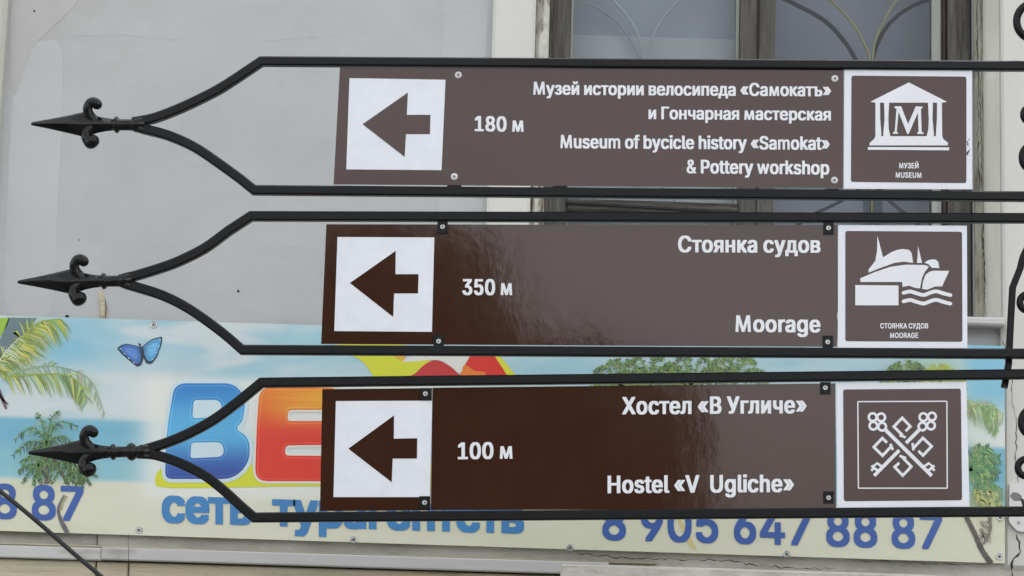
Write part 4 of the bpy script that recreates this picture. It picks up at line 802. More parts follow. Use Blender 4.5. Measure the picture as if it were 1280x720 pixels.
trunkp(pm, [(84, 621), (77, 636), (79, 650), (88, 668)], 2, 6, (104, 100, 104), e0 + .0009)
trunkp(pm, [(80, 640), (82, 630), (87, 622)], 2, 3, (170, 165, 130), e0 + .0011)
# palms peeping over the bottom sign
for (cx, cy, sp) in ((775, 486, 46), (812, 482, 50), (862, 484, 52), (915, 478, 44), (1130, 480, 34), (1172, 484, 32)):
    for k in range(9):
        a_ = math.pi * (1.02 - 1.04 * k / 8 + rnd.uniform(-.04, .04)); 
        frond(pm, [(cx, cy), (cx + sp * .55 * math.cos(a_), cy - sp * .62 * math.sin(a_) - 4), (cx + sp * math.cos(a_), cy - sp * .66 * math.sin(a_) + 2)], 3, 7, [(120, 146, 84), (90, 116, 84), (150, 172, 96), (76, 92, 76)] if cx != 1172 else [(180, 190, 90), (160, 176, 80)], e0 + .0003, 16, (1, 1), 0.35, 1.8)
# right end
frond(pm, [(1196, 500), (1216, 506), (1236, 510), (1250, 520)], 8, 26, [(168, 190, 150), (140, 168, 112), (190, 206, 168)], e0 + .0002, 40, (1, .2), .6, 2)
frond(pm, [(1200, 512), (1222, 510), (1238, 522), (1244, 542)], 8, 20, [(150, 180, 120), (132, 160, 100)], e0 + .0003, 26, (1, .3), .5, 2)
for (bx_, by_) in ((1232, 562), (1244, 574), (1243, 594), (1234, 604), (1222, 560), (1226, 612), (1190, 570)):
    frond(pm, [(1208, 590), ((1208 + bx_) / 2, (590 + by_) / 2 - 5), (bx_, by_)], 8, 16, [(104, 148, 104), (76, 120, 84), (150, 180, 110)], e0 + .0003, 22, (1, 1), .3, 2)
for k in range(14):
    x_ = 1212 + rnd.random() * 34; y_ = 612 + rnd.random() * 28 * (x_ - 1200) / 40
    frond(pm, [(x_, y_), (x_ + 5, y_ + 2), (x_ + 9, y_ + 9)], 5, 10, [(186, 190, 120), (150, 160, 96), (120, 132, 92), (200, 200, 150)], e0 + .0004, 10, (1, 1), .4, 2)
frond(pm, [(1218, 616), (1232, 606), (1250, 614)], 8, 20, [(110, 148, 96), (140, 170, 110)], e0 + .0005, 22, (1, .1), .7, 1.8)
trunkp(pm, [(1200, 640), (1214, 668), (1224, 690), (1235, 706)], 5, 7, (92, 84, 78), e0 + .0009)
trunkp(pm, [(1233, 646), (1234, 662), (1230, 674), (1225, 682)], 4, 3, (128, 120, 108), e0 + .0009)
for k in range(26):
    x_ = 1219 + rnd.random() * 12; y_ = 652 + rnd.random() * 24
    trunkp(pm, [(x_, y_), (x_ + 3, y_ + 2), (x_ + 4, y_ + 5)], 1.2, .8, (150, 142, 128), e0 + .0007)
for (tx_, ty_, bx_, by_) in ((775, 486, 786, 622), (812, 482, 806, 626), (862, 484, 880, 630), (915, 478, 900, 626), (1130, 480, 1140, 636), (1172, 484, 1160, 632)):
    trunkp(pm, [(tx_, ty_), ((tx_ + bx_) / 2 + 6, (ty_ + by_) / 2), (bx_, by_)], 4, 7, (128, 112, 92), e0)
# tan stain at a fold
pm.add([B(844, 648, e0), B(848, 648, e0), B(862, 672, e0), B(870, 690, e0), B(860, 684, e0)], [(4, 3, 2, 1, 0)], C(214, 200, 140))
pm.build('printed_palms', M['print'], ban)
def rr(pts, rad, seg=5):
    out = []
    n = len(pts)
    for i in range(n):
        p0, p1, p2 = Vector(pts[i - 1]), Vector(pts[i]), Vector(pts[(i + 1) % n])
        a_ = (p0 - p1); b_ = (p2 - p1)
        r_ = min(rad[i] if isinstance(rad, list) else rad, a_.length * .49, b_.length * .49)
        s0 = p1 + a_.normalized() * r_; s1 = p1 + b_.normalized() * r_
        for k in range(seg + 1):
            t = k / seg
            out.append(tuple((1 - t) ** 2 * s0 + 2 * t * (1 - t) * p1 + t * t * s1))
    return out
# butterfly
bf = MB()
def bz(cx, cy): return (cx / 3.048, 240 + cy / 3.048)
def poly(mb, pts, e, c, f=None):
    mb.add([B(x, y, e) for x, y in pts], [tuple(range(len(pts)))], c)
lw = [bz(*p) for p in ((455, 605), (472, 592), (492, 587), (525, 594), (545, 602), (552, 640), (549, 668), (532, 676), (502, 652), (472, 626))]
rw = [bz(*p) for p in ((547, 602), (570, 582), (592, 568), (628, 560), (624, 592), (606, 640), (586, 665), (566, 663), (552, 632))]
def shrink(pts, s_, dx=0, dy=0):
    cx = sum(p[0] for p in pts) / len(pts); cy = sum(p[1] for p in pts) / len(pts)
    return [(cx + dx + (x - cx) * s_, cy + dy + (y - cy) * s_) for x, y in pts]
lw = rr(lw, 2.2, 3); rw = rr(rw, 2.2, 3)
for wg, cc in ((lw, (72, 118, 186)), (rw, (92, 164, 208))):
    poly(bf, wg, e0, C(40, 52, 76)); poly(bf, shrink(wg, .84, .4, -.8), e0 + .0002, C(*cc)); poly(bf, shrink(wg, .5, .8, -.8), e0 + .0004, C(*[v + 24 for v in cc]))
poly(bf, [bz(535, 585), bz(545, 588), bz(556, 640), bz(552, 660), bz(547, 620)], e0 + .0006, C(50, 56, 60))
for (x0_, y0_, pts_) in ((545, 606, ((480, 598), (500, 620), (515, 645), (535, 660))), (553, 608, ((612, 572), (615, 600), (600, 632), (580, 655)))):
    for k_, (x1_, y1_) in enumerate(pts_):
        a_, b_ = Vector(bz(x0_, y0_)), Vector(bz(x1_, y1_)); n_ = (b_ - a_).normalized(); n_ = Vector((-n_.y, n_.x)) * .28
        poly(bf, [tuple(a_ + n_), tuple(a_ - n_), tuple(b_)], e0 + .0007 + k_ * .00002, C(48, 84, 140))
for (x_, y_) in ((468, 607), (484, 626), (500, 643), (520, 660), (618, 575), (614, 598), (603, 622), (590, 646)):
    cx_, cy_ = bz(x_, y_); poly(bf, [(cx_ + .9 * math.cos(k_), cy_ + .9 * math.sin(k_)) for k_ in range(6)], e0 + .0009, C(190, 214, 232))
bf.build('printed_butterfly', M['print'], ban)
# logo: yellow swoosh, red petals, yellow underline
lg = MB()
_poly = poly
def poly(mb, pts, e, c, f=None):
    q = [Vector((*p, 0)) for p in pts]; m_ = len(q); out = []
    for i in range(m_):
        p0, p1, p2, p3 = q[i - 1], q[i], q[(i + 1) % m_], q[(i + 2) % m_]
        for k in range(5):
            t = k / 5
            v = 0.5 * ((2 * p1) + (p2 - p0) * t + (2 * p0 - 5 * p1 + 4 * p2 - p3) * t * t + (3 * p1 - p0 - 3 * p2 + p3) * t ** 3)
            out.append((v.x, v.y))
    _poly(mb, out, e, c)
def lz(cx, cy): return (430 + cx / 4.41, 430 + cy / 4.41)
poly(lg, [lz(*p) for p in ((-60, 20), (350, 20), (345, 75), (338, 112), (480, 100), (400, 172), (300, 230), (180, 205), (160, 180), (110, 115), (45, 75))], e0, C(214, 216, 56))
poly(lg, [lz(*p) for p in ((250, 30), (350, 30), (345, 75), (330, 104), (290, 90))], e0 + .0002, C(226, 178, 60))
poly(lg, [lz(*p) for p in ((338, 112), (360, 85), (480, 78), (690, 78), (650, 165), (625, 170), (570, 125), (505, 101))], e0 + .0001, C(226, 224, 216))
poly(lg, [lz(*p) for p in ((380, 200), (400, 172), (450, 125), (505, 103), (570, 125), (625, 170), (650, 220))], e0 + .0003, C(198, 58, 58))
poly(lg, [lz(*p) for p in ((830, 60), (850, 72), (930, 165), (960, 220), (880, 220))], e0 + .0001, C(220, 218, 62))
poly(lg, [lz(*p) for p in ((640, 220), (650, 165), (695, 80), (720, 40), (800, 40), (830, 80), (885, 165), (900, 220))], e0 + .0003, C(218, 54, 42))
poly(lg, [lz(*p) for p in ((640, 220), (650, 165), (668, 128), (720, 160), (780, 172), (760, 220))], e0 + .0005, C(232, 130, 52))
yl = [(197, 604), (200, 592), (212, 586), (260, 584), (420, 582), (640, 586), (640, 618), (420, 610), (260, 612), (205, 611)]
poly(lg, yl, e0, C(216, 220, 52))
lg.build('printed_emblem', M['print'], ban)

# big fat letters with rounded rims: nested rounded outlines, light rim, gradient body
def holed(name, outer, holes, e, colf, parent, off=0.0):
    """2D filled shape with holes via a curve; inset/outset by off pixels, finely cut so that the colour runs smoothly"""
    cu = bpy.data.curves.new('tmp', 'CURVE'); cu.dimensions = '2D'; cu.fill_mode = 'BOTH'
    for lp in [outer] + holes:
        sp = cu.splines.new('POLY'); sp.points.add(len(lp) - 1)
        for i, (x, y) in enumerate(lp): sp.points[i].co = (x, -y, 0, 1)
        sp.use_cyclic_u = True
    cu.offset = off
    co = bpy.data.objects.new('tmp', cu); col.objects.link(co)
    dg = bpy.context.evaluated_depsgraph_get(); dg.update()
    me = bpy.data.meshes.new_from_object(co.evaluated_get(dg))
    bpy.data.objects.remove(co); bpy.data.curves.remove(cu)
    bm = bmesh.new(); bm.from_mesh(me)
    ys = [v.co.y for v in bm.verts]
    y0, y1 = min(ys), max(ys)
    for k in range(1, 24):
        yy = y0 + (y1 - y0) * k / 24
        bmesh.ops.bisect_plane(bm, geom=bm.verts[:] + bm.edges[:] + bm.faces[:], plane_co=(0, yy, 0), plane_no=(0, 1, 0))
    bm.verts.index_update()
    V = [B(v.co.x, -v.co.y, e) for v in bm.verts]; F = [tuple(v.index for v in f.verts) for f in bm.faces]
    cs = [colf(v.co.x, -v.co.y) for v in bm.verts]
    bm.free(); bpy.data.meshes.remove(me)
    return build(name, V, F, M['print'], parent, cols=cs)
def zc_(cx, cy): return (180 + cx / 2.88, 430 + cy / 2.88)
Bo = rr([zc_(*p) for p in ((118, 150), (330, 150), (372, 200), (362, 285), (335, 312), (385, 345), (388, 430), (330, 492), (84, 492), (88, 330))], [14, 26, 20, 12, 6, 16, 22, 24, 9, 30])
Bh1 = rr([zc_(*p) for p in ((186, 210), (285, 208), (290, 270), (182, 275))], [4, 12, 12, 4])
Bh2 = rr([zc_(*p) for p in ((178, 362), (290, 360), (296, 412), (174, 418))], [4, 12, 12, 4])
Eo = rr([zc_(*p) for p in ((440, 165), (700, 165), (700, 245), (525, 245), (520, 285), (690, 285), (690, 370), (515, 372), (512, 408), (700, 410), (700, 500), (405, 500), (412, 300), (420, 190))], [16, 10, 10, 5, 5, 12, 12, 5, 5, 12, 12, 16, 20, 14])
Eo[:] = Eo
def gB(light):
    def f(x, y):
        t = smooth(484, 600, y)
        c = mixc(mixc((52, 130, 200), (84, 172, 218), smooth(484, 530, y)), (46, 78, 158), smooth(545, 598, y))
        return C(*[min(255, v + light) for v in c])
    return f
def gE(light):
    def f(x, y):
        c = mixc((232, 122, 40), (238, 178, 54), smooth(484, 496, y) * smooth(325, 370, x)) 
        c = mixc(c, (224, 60, 42), smooth(496, 556, y))
        return C(*[min(255, v + light) for v in c])
    return f
halo = lambda x, y: C(206, 226, 232)
holed('halo', Bo, [], e0 + .0006, halo, ban, 4.5)
holed('printed_letter', Bo, [Bh1, Bh2], e0 + .0008, gB(-8), ban)
holed('printed_letter', Bo, [Bh1, Bh2], e0 + .0010, gB(28), ban, -2.0)
holed('printed_letter', Bo, [Bh1, Bh2], e0 + .0012, gB(4), ban, -3.4)
holed('halo', Eo, [], e0 + .0006, lambda x, y: C(230, 226, 214), ban, 3.0)
holed('printed_letter', Eo, [], e0 + .0008, gE(-6), ban)
holed('printed_letter', Eo, [], e0 + .0010, gE(26), ban, -2.0)
holed('printed_letter', Eo, [], e0 + .0012, gE(0), ban, -3.4)
letter('lettering', 'сеть', 205, 317, 655, 658.5, 44, Bp(e0 + .0007), M['inksky'], ban, .055, .04, 1.0, 0.0)
letter('lettering', 'турагентств', 342, 655, 659.5, 669, 44, Bp(e0 + .0007), M['inksky'], ban, .055, .04, 1.0, 0.0)
letter('lettering', '8 905 647 88 87', 752, 1174, 676.5, 688.5, 43.5, Bp(e0 + .0007), M['inkblue'], ban, .035, .03, 1.0, 0.0)
letter('lettering', '8 905 647 88 87', -326, 108, 640, 653.5, 43.5, Bp(e0 + .0005), M['inkblue'], ban, .035, .03, 1.0, 0.0)

def screw(px, py, rpx, mapd, nrm, parent, dome=0.35, name='screw', washer=True):
    """round head with rim and driver recess, lathed about nrm"""
    c = mapd(px, py)
    s_ = (mapd(px + 1, py) - c).length
    r_ = rpx * s_
    n = nrm.normalized(); a_ = n.cross(Vector((0, 0, 1))).normalized(); b_ = n.cross(a_)
    prof = [(1.0, 0.0), (1.0, .25), (.9, .35), (.62, .3), (.55, .55), (.45, .75), (.2, .8), (.14, .55)] if washer else [(1, 0), (1, .2), (.8, .6), (.4, .8), (.15, .82), (.1, .6)]
    V, F = [], []
    K = 12
    for (rr_, h) in prof:
        for k in range(K):
            th = 2 * math.pi * k / K
            V.append(c + (a_ * math.cos(th) + b_ * math.sin(th)) * rr_ * r_ + n * (h * r_ * dome * 2))
    for i in range(len(prof) - 1):
        for k in range(K):
            F.append((i * K + k, i * K + (k + 1) % K, (i + 1) * K + (k + 1) % K, (i + 1) * K + k))
    F.append(tuple((len(prof) - 1) * K + k for k in range(K)))
    o_ = build(name, V, F, M['steel'], parent)
    cc = c + n * (0.86 * r_ * dome * 2)
    build('recess', [cc + (a_ * math.cos(k * math.pi / 4) + b_ * math.sin(k * math.pi / 4)) * (r_ * 0.30) for k in range(8)], [tuple(range(8))], M['dark'], o_)
    return o_
for (px, py) in ((195, 409), (177, 664), (443, 676), (712, 686), (981, 694), (1245, 697), (1246, 648), (-80, 656), (-80, 400)):
    screw(px, py, 4.6, Bp(0.0), Vector((0, -1, 0)), ban)

# ------------------------------------------------------------------ enamel plate and cable
pl = empty('enamel_plate', W(1300, 666, 0.04), 'white enamel plate with chipped paint on the wall right of the banner', 'plate')
pts = rr([(1258, 606), (1360, 606), (1360, 669), (1268, 666), (1257, 654)], [3, 3, 3, 4, 4])
V = [W(x, y, 0.042) for x, y in pts] + [W(x, y, 0.031) for x, y in pts]
n_ = len(pts)
build('plate', V, [tuple(range(n_))] + [(i, (i + 1) % n_, n_ + (i + 1) % n_, n_ + i) for i in range(n_)], M['enamel'], pl)
V = [W(x, y, 0.0425) for x, y in ((1258, 622), (1262, 617), (1268, 618), (1273, 622), (1271, 628), (1263, 628))]
build('chip', V, [tuple(range(6))], M['chip'], pl)
V = [W(x, y, 0.0428) for x, y in ((1271, 624), (1275, 626), (1280, 640), (1290, 650), (1284, 650), (1275, 638))]
build('painted_mark', V, [tuple(range(6))], M['dark'], pl)
screw(1269, 655, 2.4, lambda x, y: W(x, y, 0.042), Vector((0, -1, 0)), pl)
screw(1350, 655, 2.4, lambda x, y: W(x, y, 0.042), Vector((0, -1, 0)), pl)

cp = [on_plane(x, y, Vector((0, 0.9, 0)), Vector((0, 1, 0))) for x, y in ((-420, 330), (-200, 470), (-60, 570), (0, 614), (50, 655), (90, 690), (128, 722), (220, 800), (420, 960))]
V, F = tube(smooth_path(cp, 8), 0.0058, 10)
tag(build('cable', V, F, M['cable'], smooth=True), 'loose black cable hanging diagonally across the lower left corner', 'cable')

# ------------------------------------------------------------------ the three direction signs
def signframe(yaw, tilt=0.0):
    n = Vector((-math.sin(yaw), -math.cos(yaw), tilt)).normalized()
    return n
PX = 5.0 / 3000.0
def stroke(pts, wpx):
    """flat ribbon polygons (pixel units) with mitred joins"""
    out = []
    L_, R_ = [], []
    m_ = len(pts)
    for i in range(m_):
        p = Vector(pts[i])
        t0 = (p - Vector(pts[i - 1])).normalized() if i else None
        t1 = (Vector(pts[i + 1]) - p).normalized() if i < m_ - 1 else None
        t0 = t0 or t1; t1 = t1 or t0
        t = (t0 + t1).normalized(); k = 1 / max(.4, t.dot(t0))
        nn = Vector((-t.y, t.x)) * wpx / 2 * k
        L_.append(tuple(p + nn)); R_.append(tuple(p - nn))
    return L_, R_

class Sign:
    def __init__(s, label, base_px, yaw, tilt):
        s.n = signframe(yaw, tilt)
        s.p0 = Vector((0, 0, 2.9))
        s.root = empty('direction_sign', s.S(*base_px), label, 'sign', 'direction signs one above another on the iron post')
        s.lv = 0.0
    def S(s, px, py, d=0.0):
        return on_plane(px, py, s.p0, s.n) + s.n * d
    def flat(s, name, pts, d, mat, parent):
        return build(name, [s.S(x, y, d) for x, y in pts], [tuple(range(len(pts)))], mat, parent)
    def plate(s, name, quad, d0, d1, mat, parent, edge=None):
        V = [s.S(x, y, d1) for x, y in quad] + [s.S(x, y, d0) for x, y in quad]
        n = len(quad)
        o = build(name, V, [tuple(range(n)), tuple(range(2 * n - 1, n - 1, -1))] + [(i, n + i, n + (i + 1) % n, (i + 1) % n) for i in range(n)], mat, parent)
        if edge:
            o.data.materials.append(edge)
            for p_ in o.data.polygons:
                if p_.index >= 1: p_.material_index = 1
        return o
    def bar(s, name, pts, parent, w=12.3, depth=0.020, d=0.0):
        V, F = sweep([s.S(x, y, d) for x, y in pts], s.n, w * PX, depth, 0.3)
        return build(name, V, F, M['black'], parent)
    def ribbon(s, mb, pts, wpx, d, close=False):
        if close: pts = pts + [pts[0]]
        L_, R_ = stroke(pts, wpx)
        V = []; F = []
        for i in range(len(pts)):
            V += [s.S(*L_[i], d), s.S(*R_[i], d)]
            if i: F.append((2 * i - 2, 2 * i - 1, 2 * i + 1, 2 * i))
        mb.add(V, F)
    def poly(s, mb, pts, d):
        mb.add([s.S(x, y, d) for x, y in pts], [tuple(range(len(pts)))])
    def text(s, st, xl, xr, ybl, ybr, cap, parent, d, spacing=1.03, sx=0.05, sy=0.02, name='lettering'):
        return letter(name, st, xl, xr, ybl, ybr, cap, lambda x, y: s.S(x, y, d), M['letter'], parent, sx, sy, spacing)
    def ring(s, mb, cx, cy, r_, w_, d, n=20):
        V, F = [], []
        for k in range(n):
            a_ = 2 * math.pi * k / n
            V += [s.S(cx + (r_ - w_ / 2) * math.cos(a_), cy + (r_ - w_ / 2) * math.sin(a_), d), s.S(cx + (r_ + w_ / 2) * math.cos(a_), cy + (r_ + w_ / 2) * math.sin(a_), d)]
            F.append((2 * k, 2 * k + 1, (2 * k + 3) % (2 * n), (2 * k + 2) % (2 * n)))
        mb.add(V, F)
    def frame(s, top, up_curve, low_curve, bot, XE=1332):
        """top/bot: bar centre at the corner and at x=1280; curves from the junction outward to the corner"""
        (tx, ty, te), (bx, by, be) = top, bot
        sl = (te - ty) / (1280 - tx); sb = (be - by) / (1280 - bx)
        up = [tuple(v)[:2] for v in smooth_path([Vector((*p, 0)) for p in up_curve], 5)]
        lo = [tuple(v)[:2] for v in smooth_path([Vector((*p, 0)) for p in low_curve], 5)]
        fr = bpy.data.objects.new('frame', None); fr.location = (0, 0, 0); fr.parent = s.root; col.objects.link(fr)
        s.bar('bar', up + [(tx, ty), (XE, ty + sl * (XE - tx))], fr)
        s.bar('bar', lo + [(bx, by), (XE, by + sb * (XE - bx))], fr, d=0.0004)
        return fr
    def finial(s, tip, ring_x, ring_y, j, balls=False):
        """wrought spear: tip px, collar px, junction px; template measured on the top sign (tip 39,154.7; collar 147,156; junction 172)"""
        ax = Vector((ring_x - tip[0], ring_y - tip[1])); L_ = ax.length; ax /= L_
        pe = Vector((-ax.y, ax.x))                 # pointing down in the picture
        def P(u, v, w=0.0):                        # u along axis (template px from tip), v up, w toward viewer
            q = Vector(tip) + ax * (u * L_ / 108.0) - pe * v
            return s.S(q.x, q.y, 0.0) + s.n * (w * PX)
        fn = bpy.data.objects.new('spear_finial', None); fn.parent = s.root; col.objects.link(fn)
        prof = [(0, 1.6), (4, 2.6), (20, 5.6), (45, 10.8), (60, 14.2), (66, 15.8), (70, 15.6), (76, 13.0), (84, 10.2), (94, 8.2), (103, 7.2)]
        V, F = [], []
        for (u, h) in prof:
            dpt = min(7.0, 1.5 + u * 0.12) if u < 66 else 7.0
            V += [P(u, h, 0), P(u, h * .82, dpt * .28), P(u, h * .10, dpt), P(u, -h * .10, dpt), P(u, -h * .82, dpt * .28), P(u, -h, 0), P(u, -h * .1, -dpt), P(u, h * .1, -dpt)]
        K = 8
        # a groove runs along the middle of the face
        for i in range(len(prof) - 1):
            for k in range(K): F.append((i * K + k, i * K + (k + 1) % K, (i + 1) * K + (k + 1) % K, (i + 1) * K + k))
        F.append(tuple(range(K - 1, -1, -1))); F.append(tuple((len(prof) - 1) * K + k for k in range(K)))
        build('blade', V, F, M['iron'], fn)
        for sg, dx in ((1, 0), (-1, -3)):
            pts = [(80, 2), (73, 11), (71, 19), (73.5, 25), (78.5, 27), (82.5, 24.5)] if sg > 0 else [(76, 2), (69.5, 11), (69.5, 17), (72, 21.5), (75, 23.5), (78, 21.5)]
            dx = 0
            pp = smooth_path([P(u, v * sg, min(3.0, i_ * 2.5 - 2.0)) for i_, (u, v) in enumerate(pts)], 5)
            m_ = len(pp)
            rad = [(8.0 - 1.7 * smooth(0, .4, i / (m_ - 1)) + (.7 if sg > 0 else 2.2) * smooth(.4, .9, i / (m_ - 1))) * PX for i in range(m_)]
            e_ = (pp[-1] - pp[-2]).normalized(); r0 = rad[-1]
            for q in (.35, .65, .87, 1.0):
                pp.append(pp[m_ - 1] + e_ * r0 * q); rad.append(r0 * math.sqrt(max(.02, 1 - q * q)))
            V, F = tube(pp, rad, 10)
            build('curl', V, F, M['iron'], fn, smooth=True)
        # neck, collar ring(s)
        def lathe(prof_):
            V, F = [], []; K = 14
            for (u, r_) in prof_:
                for k in range(K):
                    th = 2 * math.pi * k / K
                    V.append(P(u, r_ * math.cos(th), r_ * math.sin(th)))
            for i in range(len(prof_) - 1):
                for k in range(K): F.append((i * K + k, i * K + (k + 1) % K, (i + 1) * K + (k + 1) % K, (i + 1) * K + k))
            return V, F
        uj = (j - tip[0]) * 108.0 / L_
        pr = [(100, 6.8), (103.5, 7.0), (105, 9.6), (107, 10.4), (109, 9.4), (110.5, 7.0)]
        if balls:
            pr += [(124, 6.8), (126, 9.5), (130, 11.6), (134, 9.8), (136, 7.4)]
        pr += [(uj - 8, 7.0), (uj - 6, 7.4), (uj - 3, 9.0), (uj + 4, 9.2), (uj + 9, 7.5)]
        V, F = lathe(pr)
        build('collar', V, F, M['iron'], fn, smooth=True)
        for (du, dv, dw) in ((4, 5, 6), (6, 0, 8), (5, -5, 6)):
            V, F = tube([P(uj + du - 4, dv, dw), P(uj + du, dv * 1.1, dw + .6), P(uj + du + 4, dv * 1.3, dw)], [1.2 * PX, 2.3 * PX, 1.0 * PX], 7)
            build('weld', V, F, M['weld'], fn, smooth=True)
        return fn

WHT = dict()
# ---- top
s1 = Sign('topmost brown direction sign to the bicycle museum and pottery workshop, 180 m', (1300, 160), R(3.0), 0.010)
s1.frame((327, 77, 83), [(166, 153), (176, 151.5), (197, 146.6), (230, 133.5), (269, 114.5), (295, 98.5)],
         [(166, 156), (177, 160.7), (210, 169.5), (243, 184), (275.5, 205.7), (302, 225)], (318, 238, 246))
s1.finial((39, 154.7), 147, 156, 172)
pn = s1.plate('panel', [(425, 84.5), (1053.5, 87.5), (1053.5, 235), (417, 230.5)][::-1], -0.001, 0.0015, M['brown_matte'], s1.root, M['alu'])
ar = s1.plate('arrow_field', [(437, 98), (557, 100), (552, 213), (433, 212)][::-1], 0.0016, 0.0022, M['white'], s1.root)
s1.flat('arrow', [(453.3, 155.6), (510, 116), (508.6, 143.9), (538.2, 143.9), (537.5, 168), (507.6, 168), (505.9, 196.5)][::-1], 0.0026, M['brown_matte'], ar)
s1.text('180 м', 593.5, 654.8, 164.3, 165.3, 19, pn, 0.0024)
s1.text('Музей истории велосипеда «Самокатъ»', 666.5, 1039, 118.7, 120.9, 16.3, pn, 0.0024)
s1.text('и Гончарная мастерская', 810.6, 1038.5, 149.3, 151, 15.8, pn, 0.0024)
s1.text('Museum of bycicle history «Samokat»', 700.3, 1037.3, 185.6, 187.8, 16.8, pn, 0.0024)
s1.text('& Pottery workshop', 858, 1036.6, 217, 218.6, 17.2, pn, 0.0024)
for (x, y) in ((573, 94), (568, 221), (1043.5, 98.5), (1043, 225.5)):
    o_ = screw(x, y, 4.4, lambda a_, b_: s1.S(a_, b_, 0.0016), s1.n, s1.root, 0.3); o_.data.materials[0] = M['rivet']
pc = s1.plate('pictogram_plate', [(1055.3, 86.6), (1214.8, 88), (1215.3, 237), (1054.4, 236.3)][::-1], 0.0005, 0.0025, M['white'], s1.root)
sq = rr([(1064.2, 95), (1207.8, 96.2), (1207.8, 229.3), (1063.5, 227.8)], 3.0, 3)
s1.flat('brown_square', sq[::-1], 0.0029, M['brown_matte'], pc)
Q = lambda x, y: (1040 + x / 4.363, 80 + y / 4.363)
ic = MB(); dd = 0.0033
s1.poly(ic, [Q(*p) for p in ((208, 208), (418, 103), (626, 208), (600, 213), (236, 213))][::-1], dd)
for pts in (((236, 212), (261, 212), (262, 300), (268, 380), (268, 397), (236, 397)),
            ((283, 212), (311, 212), (306, 300), (309, 360), (318, 397), (279, 397), (279, 380), (286, 300)),
            ((522, 212), (549, 212), (547, 300), (554, 380), (554, 397), (515, 397), (524, 360), (527, 300)),
            ((572, 212), (598, 212), (600, 397), (566, 397), (566, 380), (571, 300)),
            ((236, 396), (600, 396), (606, 412), (632, 432), (630, 446), (203, 446), (205, 432), (228, 412)),
            ((195, 455), (638, 457), (637, 473), (195, 470))):
    dd += 0.00005; s1.poly(ic, [Q(*p) for p in pts][::-1], dd)
# serif capital M
s1.poly(ic, [Q(*p) for p in ((341, 233), (376, 233), (414, 330), (456, 233), (493, 235), (493, 243), (484, 247), (488, 372), (498, 376), (498, 384), (464, 384), (464, 376), (471, 372), (467, 268), (417, 384), (409, 384), (362, 262), (352, 372), (359, 376), (359, 383), (332, 383), (332, 375), (341, 371), (351, 247), (341, 243))][::-1], dd + .0001)
ic.build('museum_symbol', M['letter'], pc)
s1.text('МУЗЕЙ', *[Q(365, 0)[0], Q(471, 0)[0], Q(0, 571)[1], Q(0, 571)[1], 6.8], pc, 0.0034, 1.06, .04, .025)
s1.text('MUSEUM', *[Q(346, 0)[0], Q(487, 0)[0], Q(0, 622)[1], Q(0, 623)[1], 6.8], pc, 0.0034, 1.06, .04, .025)
# chipped film on the plate edge
ch = MB()
for k in range(14):
    x, y = Q(741 + rnd.uniform(-6, 8), 400 + rnd.random() * 105); r_ = rnd.uniform(.3, 1.0)
    s1.poly(ch, [(x + r_ * math.cos(a_), y + 1.6 * r_ * math.sin(a_)) for a_ in (0, 1.3, 2.4, 3.6, 5.0)][::-1], 0.0031 + k * .00003)
ch.build('scratches', M['dark'], pc)
def clip(s, x, y, up, screwed=True, w=6.5, h=7.5):
    """black lug welded to the bar and screwed to the panel"""
    q = [(x - w, y - h), (x + w, y - h), (x + w, y + h), (x - w, y + h)]
    o = s.plate('clip', q[::-1], 0.0018, 0.0048, M['black'], s.root)
    if screwed: screw(x, y + (-.5 if up else .5), 3.0, lambda a_, b_: s.S(a_, b_, 0.0048), s.n, o, 0.3)
    return o
for (x, y) in ((568, 233), (1040, 237.5), (1115, 240), (700, 233.5)):
    s1.plate('lug', [(x - 9, y - 1.6), (x + 9, y - 1.6), (x + 9, y + 3), (x - 9, y + 3)][::-1], -0.004, 0.001, M['black'], s1.root)

# ---- middle
s2 = Sign('middle brown direction sign to the moorage, 350 m, with a boat symbol', (1300, 355), R(3.0), 0.004)
s2.frame((314, 270.5, 273), [(150, 350), (160, 347), (170.6, 344.5), (197, 336.5), (223, 327), (256, 310.5), (285.5, 289)],
         [(150, 352), (160, 356), (167, 358), (203.5, 369.6), (236, 386), (269, 409), (289, 425)], (303, 437.5, 442.5))
s2.finial((22, 352.5), 131, 351.5, 156)
pn = s2.plate('panel', [(408, 280.5), (1046.6, 281.6), (1046.2, 433.5), (401.5, 430)][::-1], -0.001, 0.0015, M['brown'], s2.root, M['alu'])
ar = s2.plate('arrow_field', [(422, 296.5), (543, 297), (540, 415), (418, 414)][::-1], 0.0016, 0.0022, M['white'], s2.root)
s2.flat('arrow', [(437.5, 354), (494.8, 313.8), (494.4, 343), (523.3, 343), (522.6, 367), (492.7, 367), (491.6, 396.4)][::-1], 0.0026, M['brown'], ar)
s2.text('350 м', 578, 640.6, 369, 369.3, 20, pn, 0.0024)
s2.text('Стоянка судов', 847.5, 1025.5, 315.7, 316.3, 20.8, pn, 0.0024, spacing=1.06)
s2.text('Moorage', 919, 1025.5, 415.2, 415.8, 21, pn, 0.0024, spacing=1.06)
for (x, y, u) in ((553.5, 284.5, 1), (548.5, 426.5, 0), (1035.5, 286, 1), (1034.5, 427.5, 0)): clip(s2, x, y, u)
pc = s2.plate('pictogram_plate', [(1047.6, 281.6), (1208.4, 282.4), (1209, 436.2), (1047.2, 435.3)][::-1], 0.0005, 0.0025, M['white'], s2.root)
s2.flat('brown_square', rr([(1056.5, 289), (1202.3, 290), (1202.8, 427.5), (1056.5, 426.8)], 3.0, 3)[::-1], 0.0029, M['brown_matte'], pc)
Q = lambda x, y: (1040 + x / 4.116, 270 + y / 4.116)
ic = MB(); dd = 0.0033
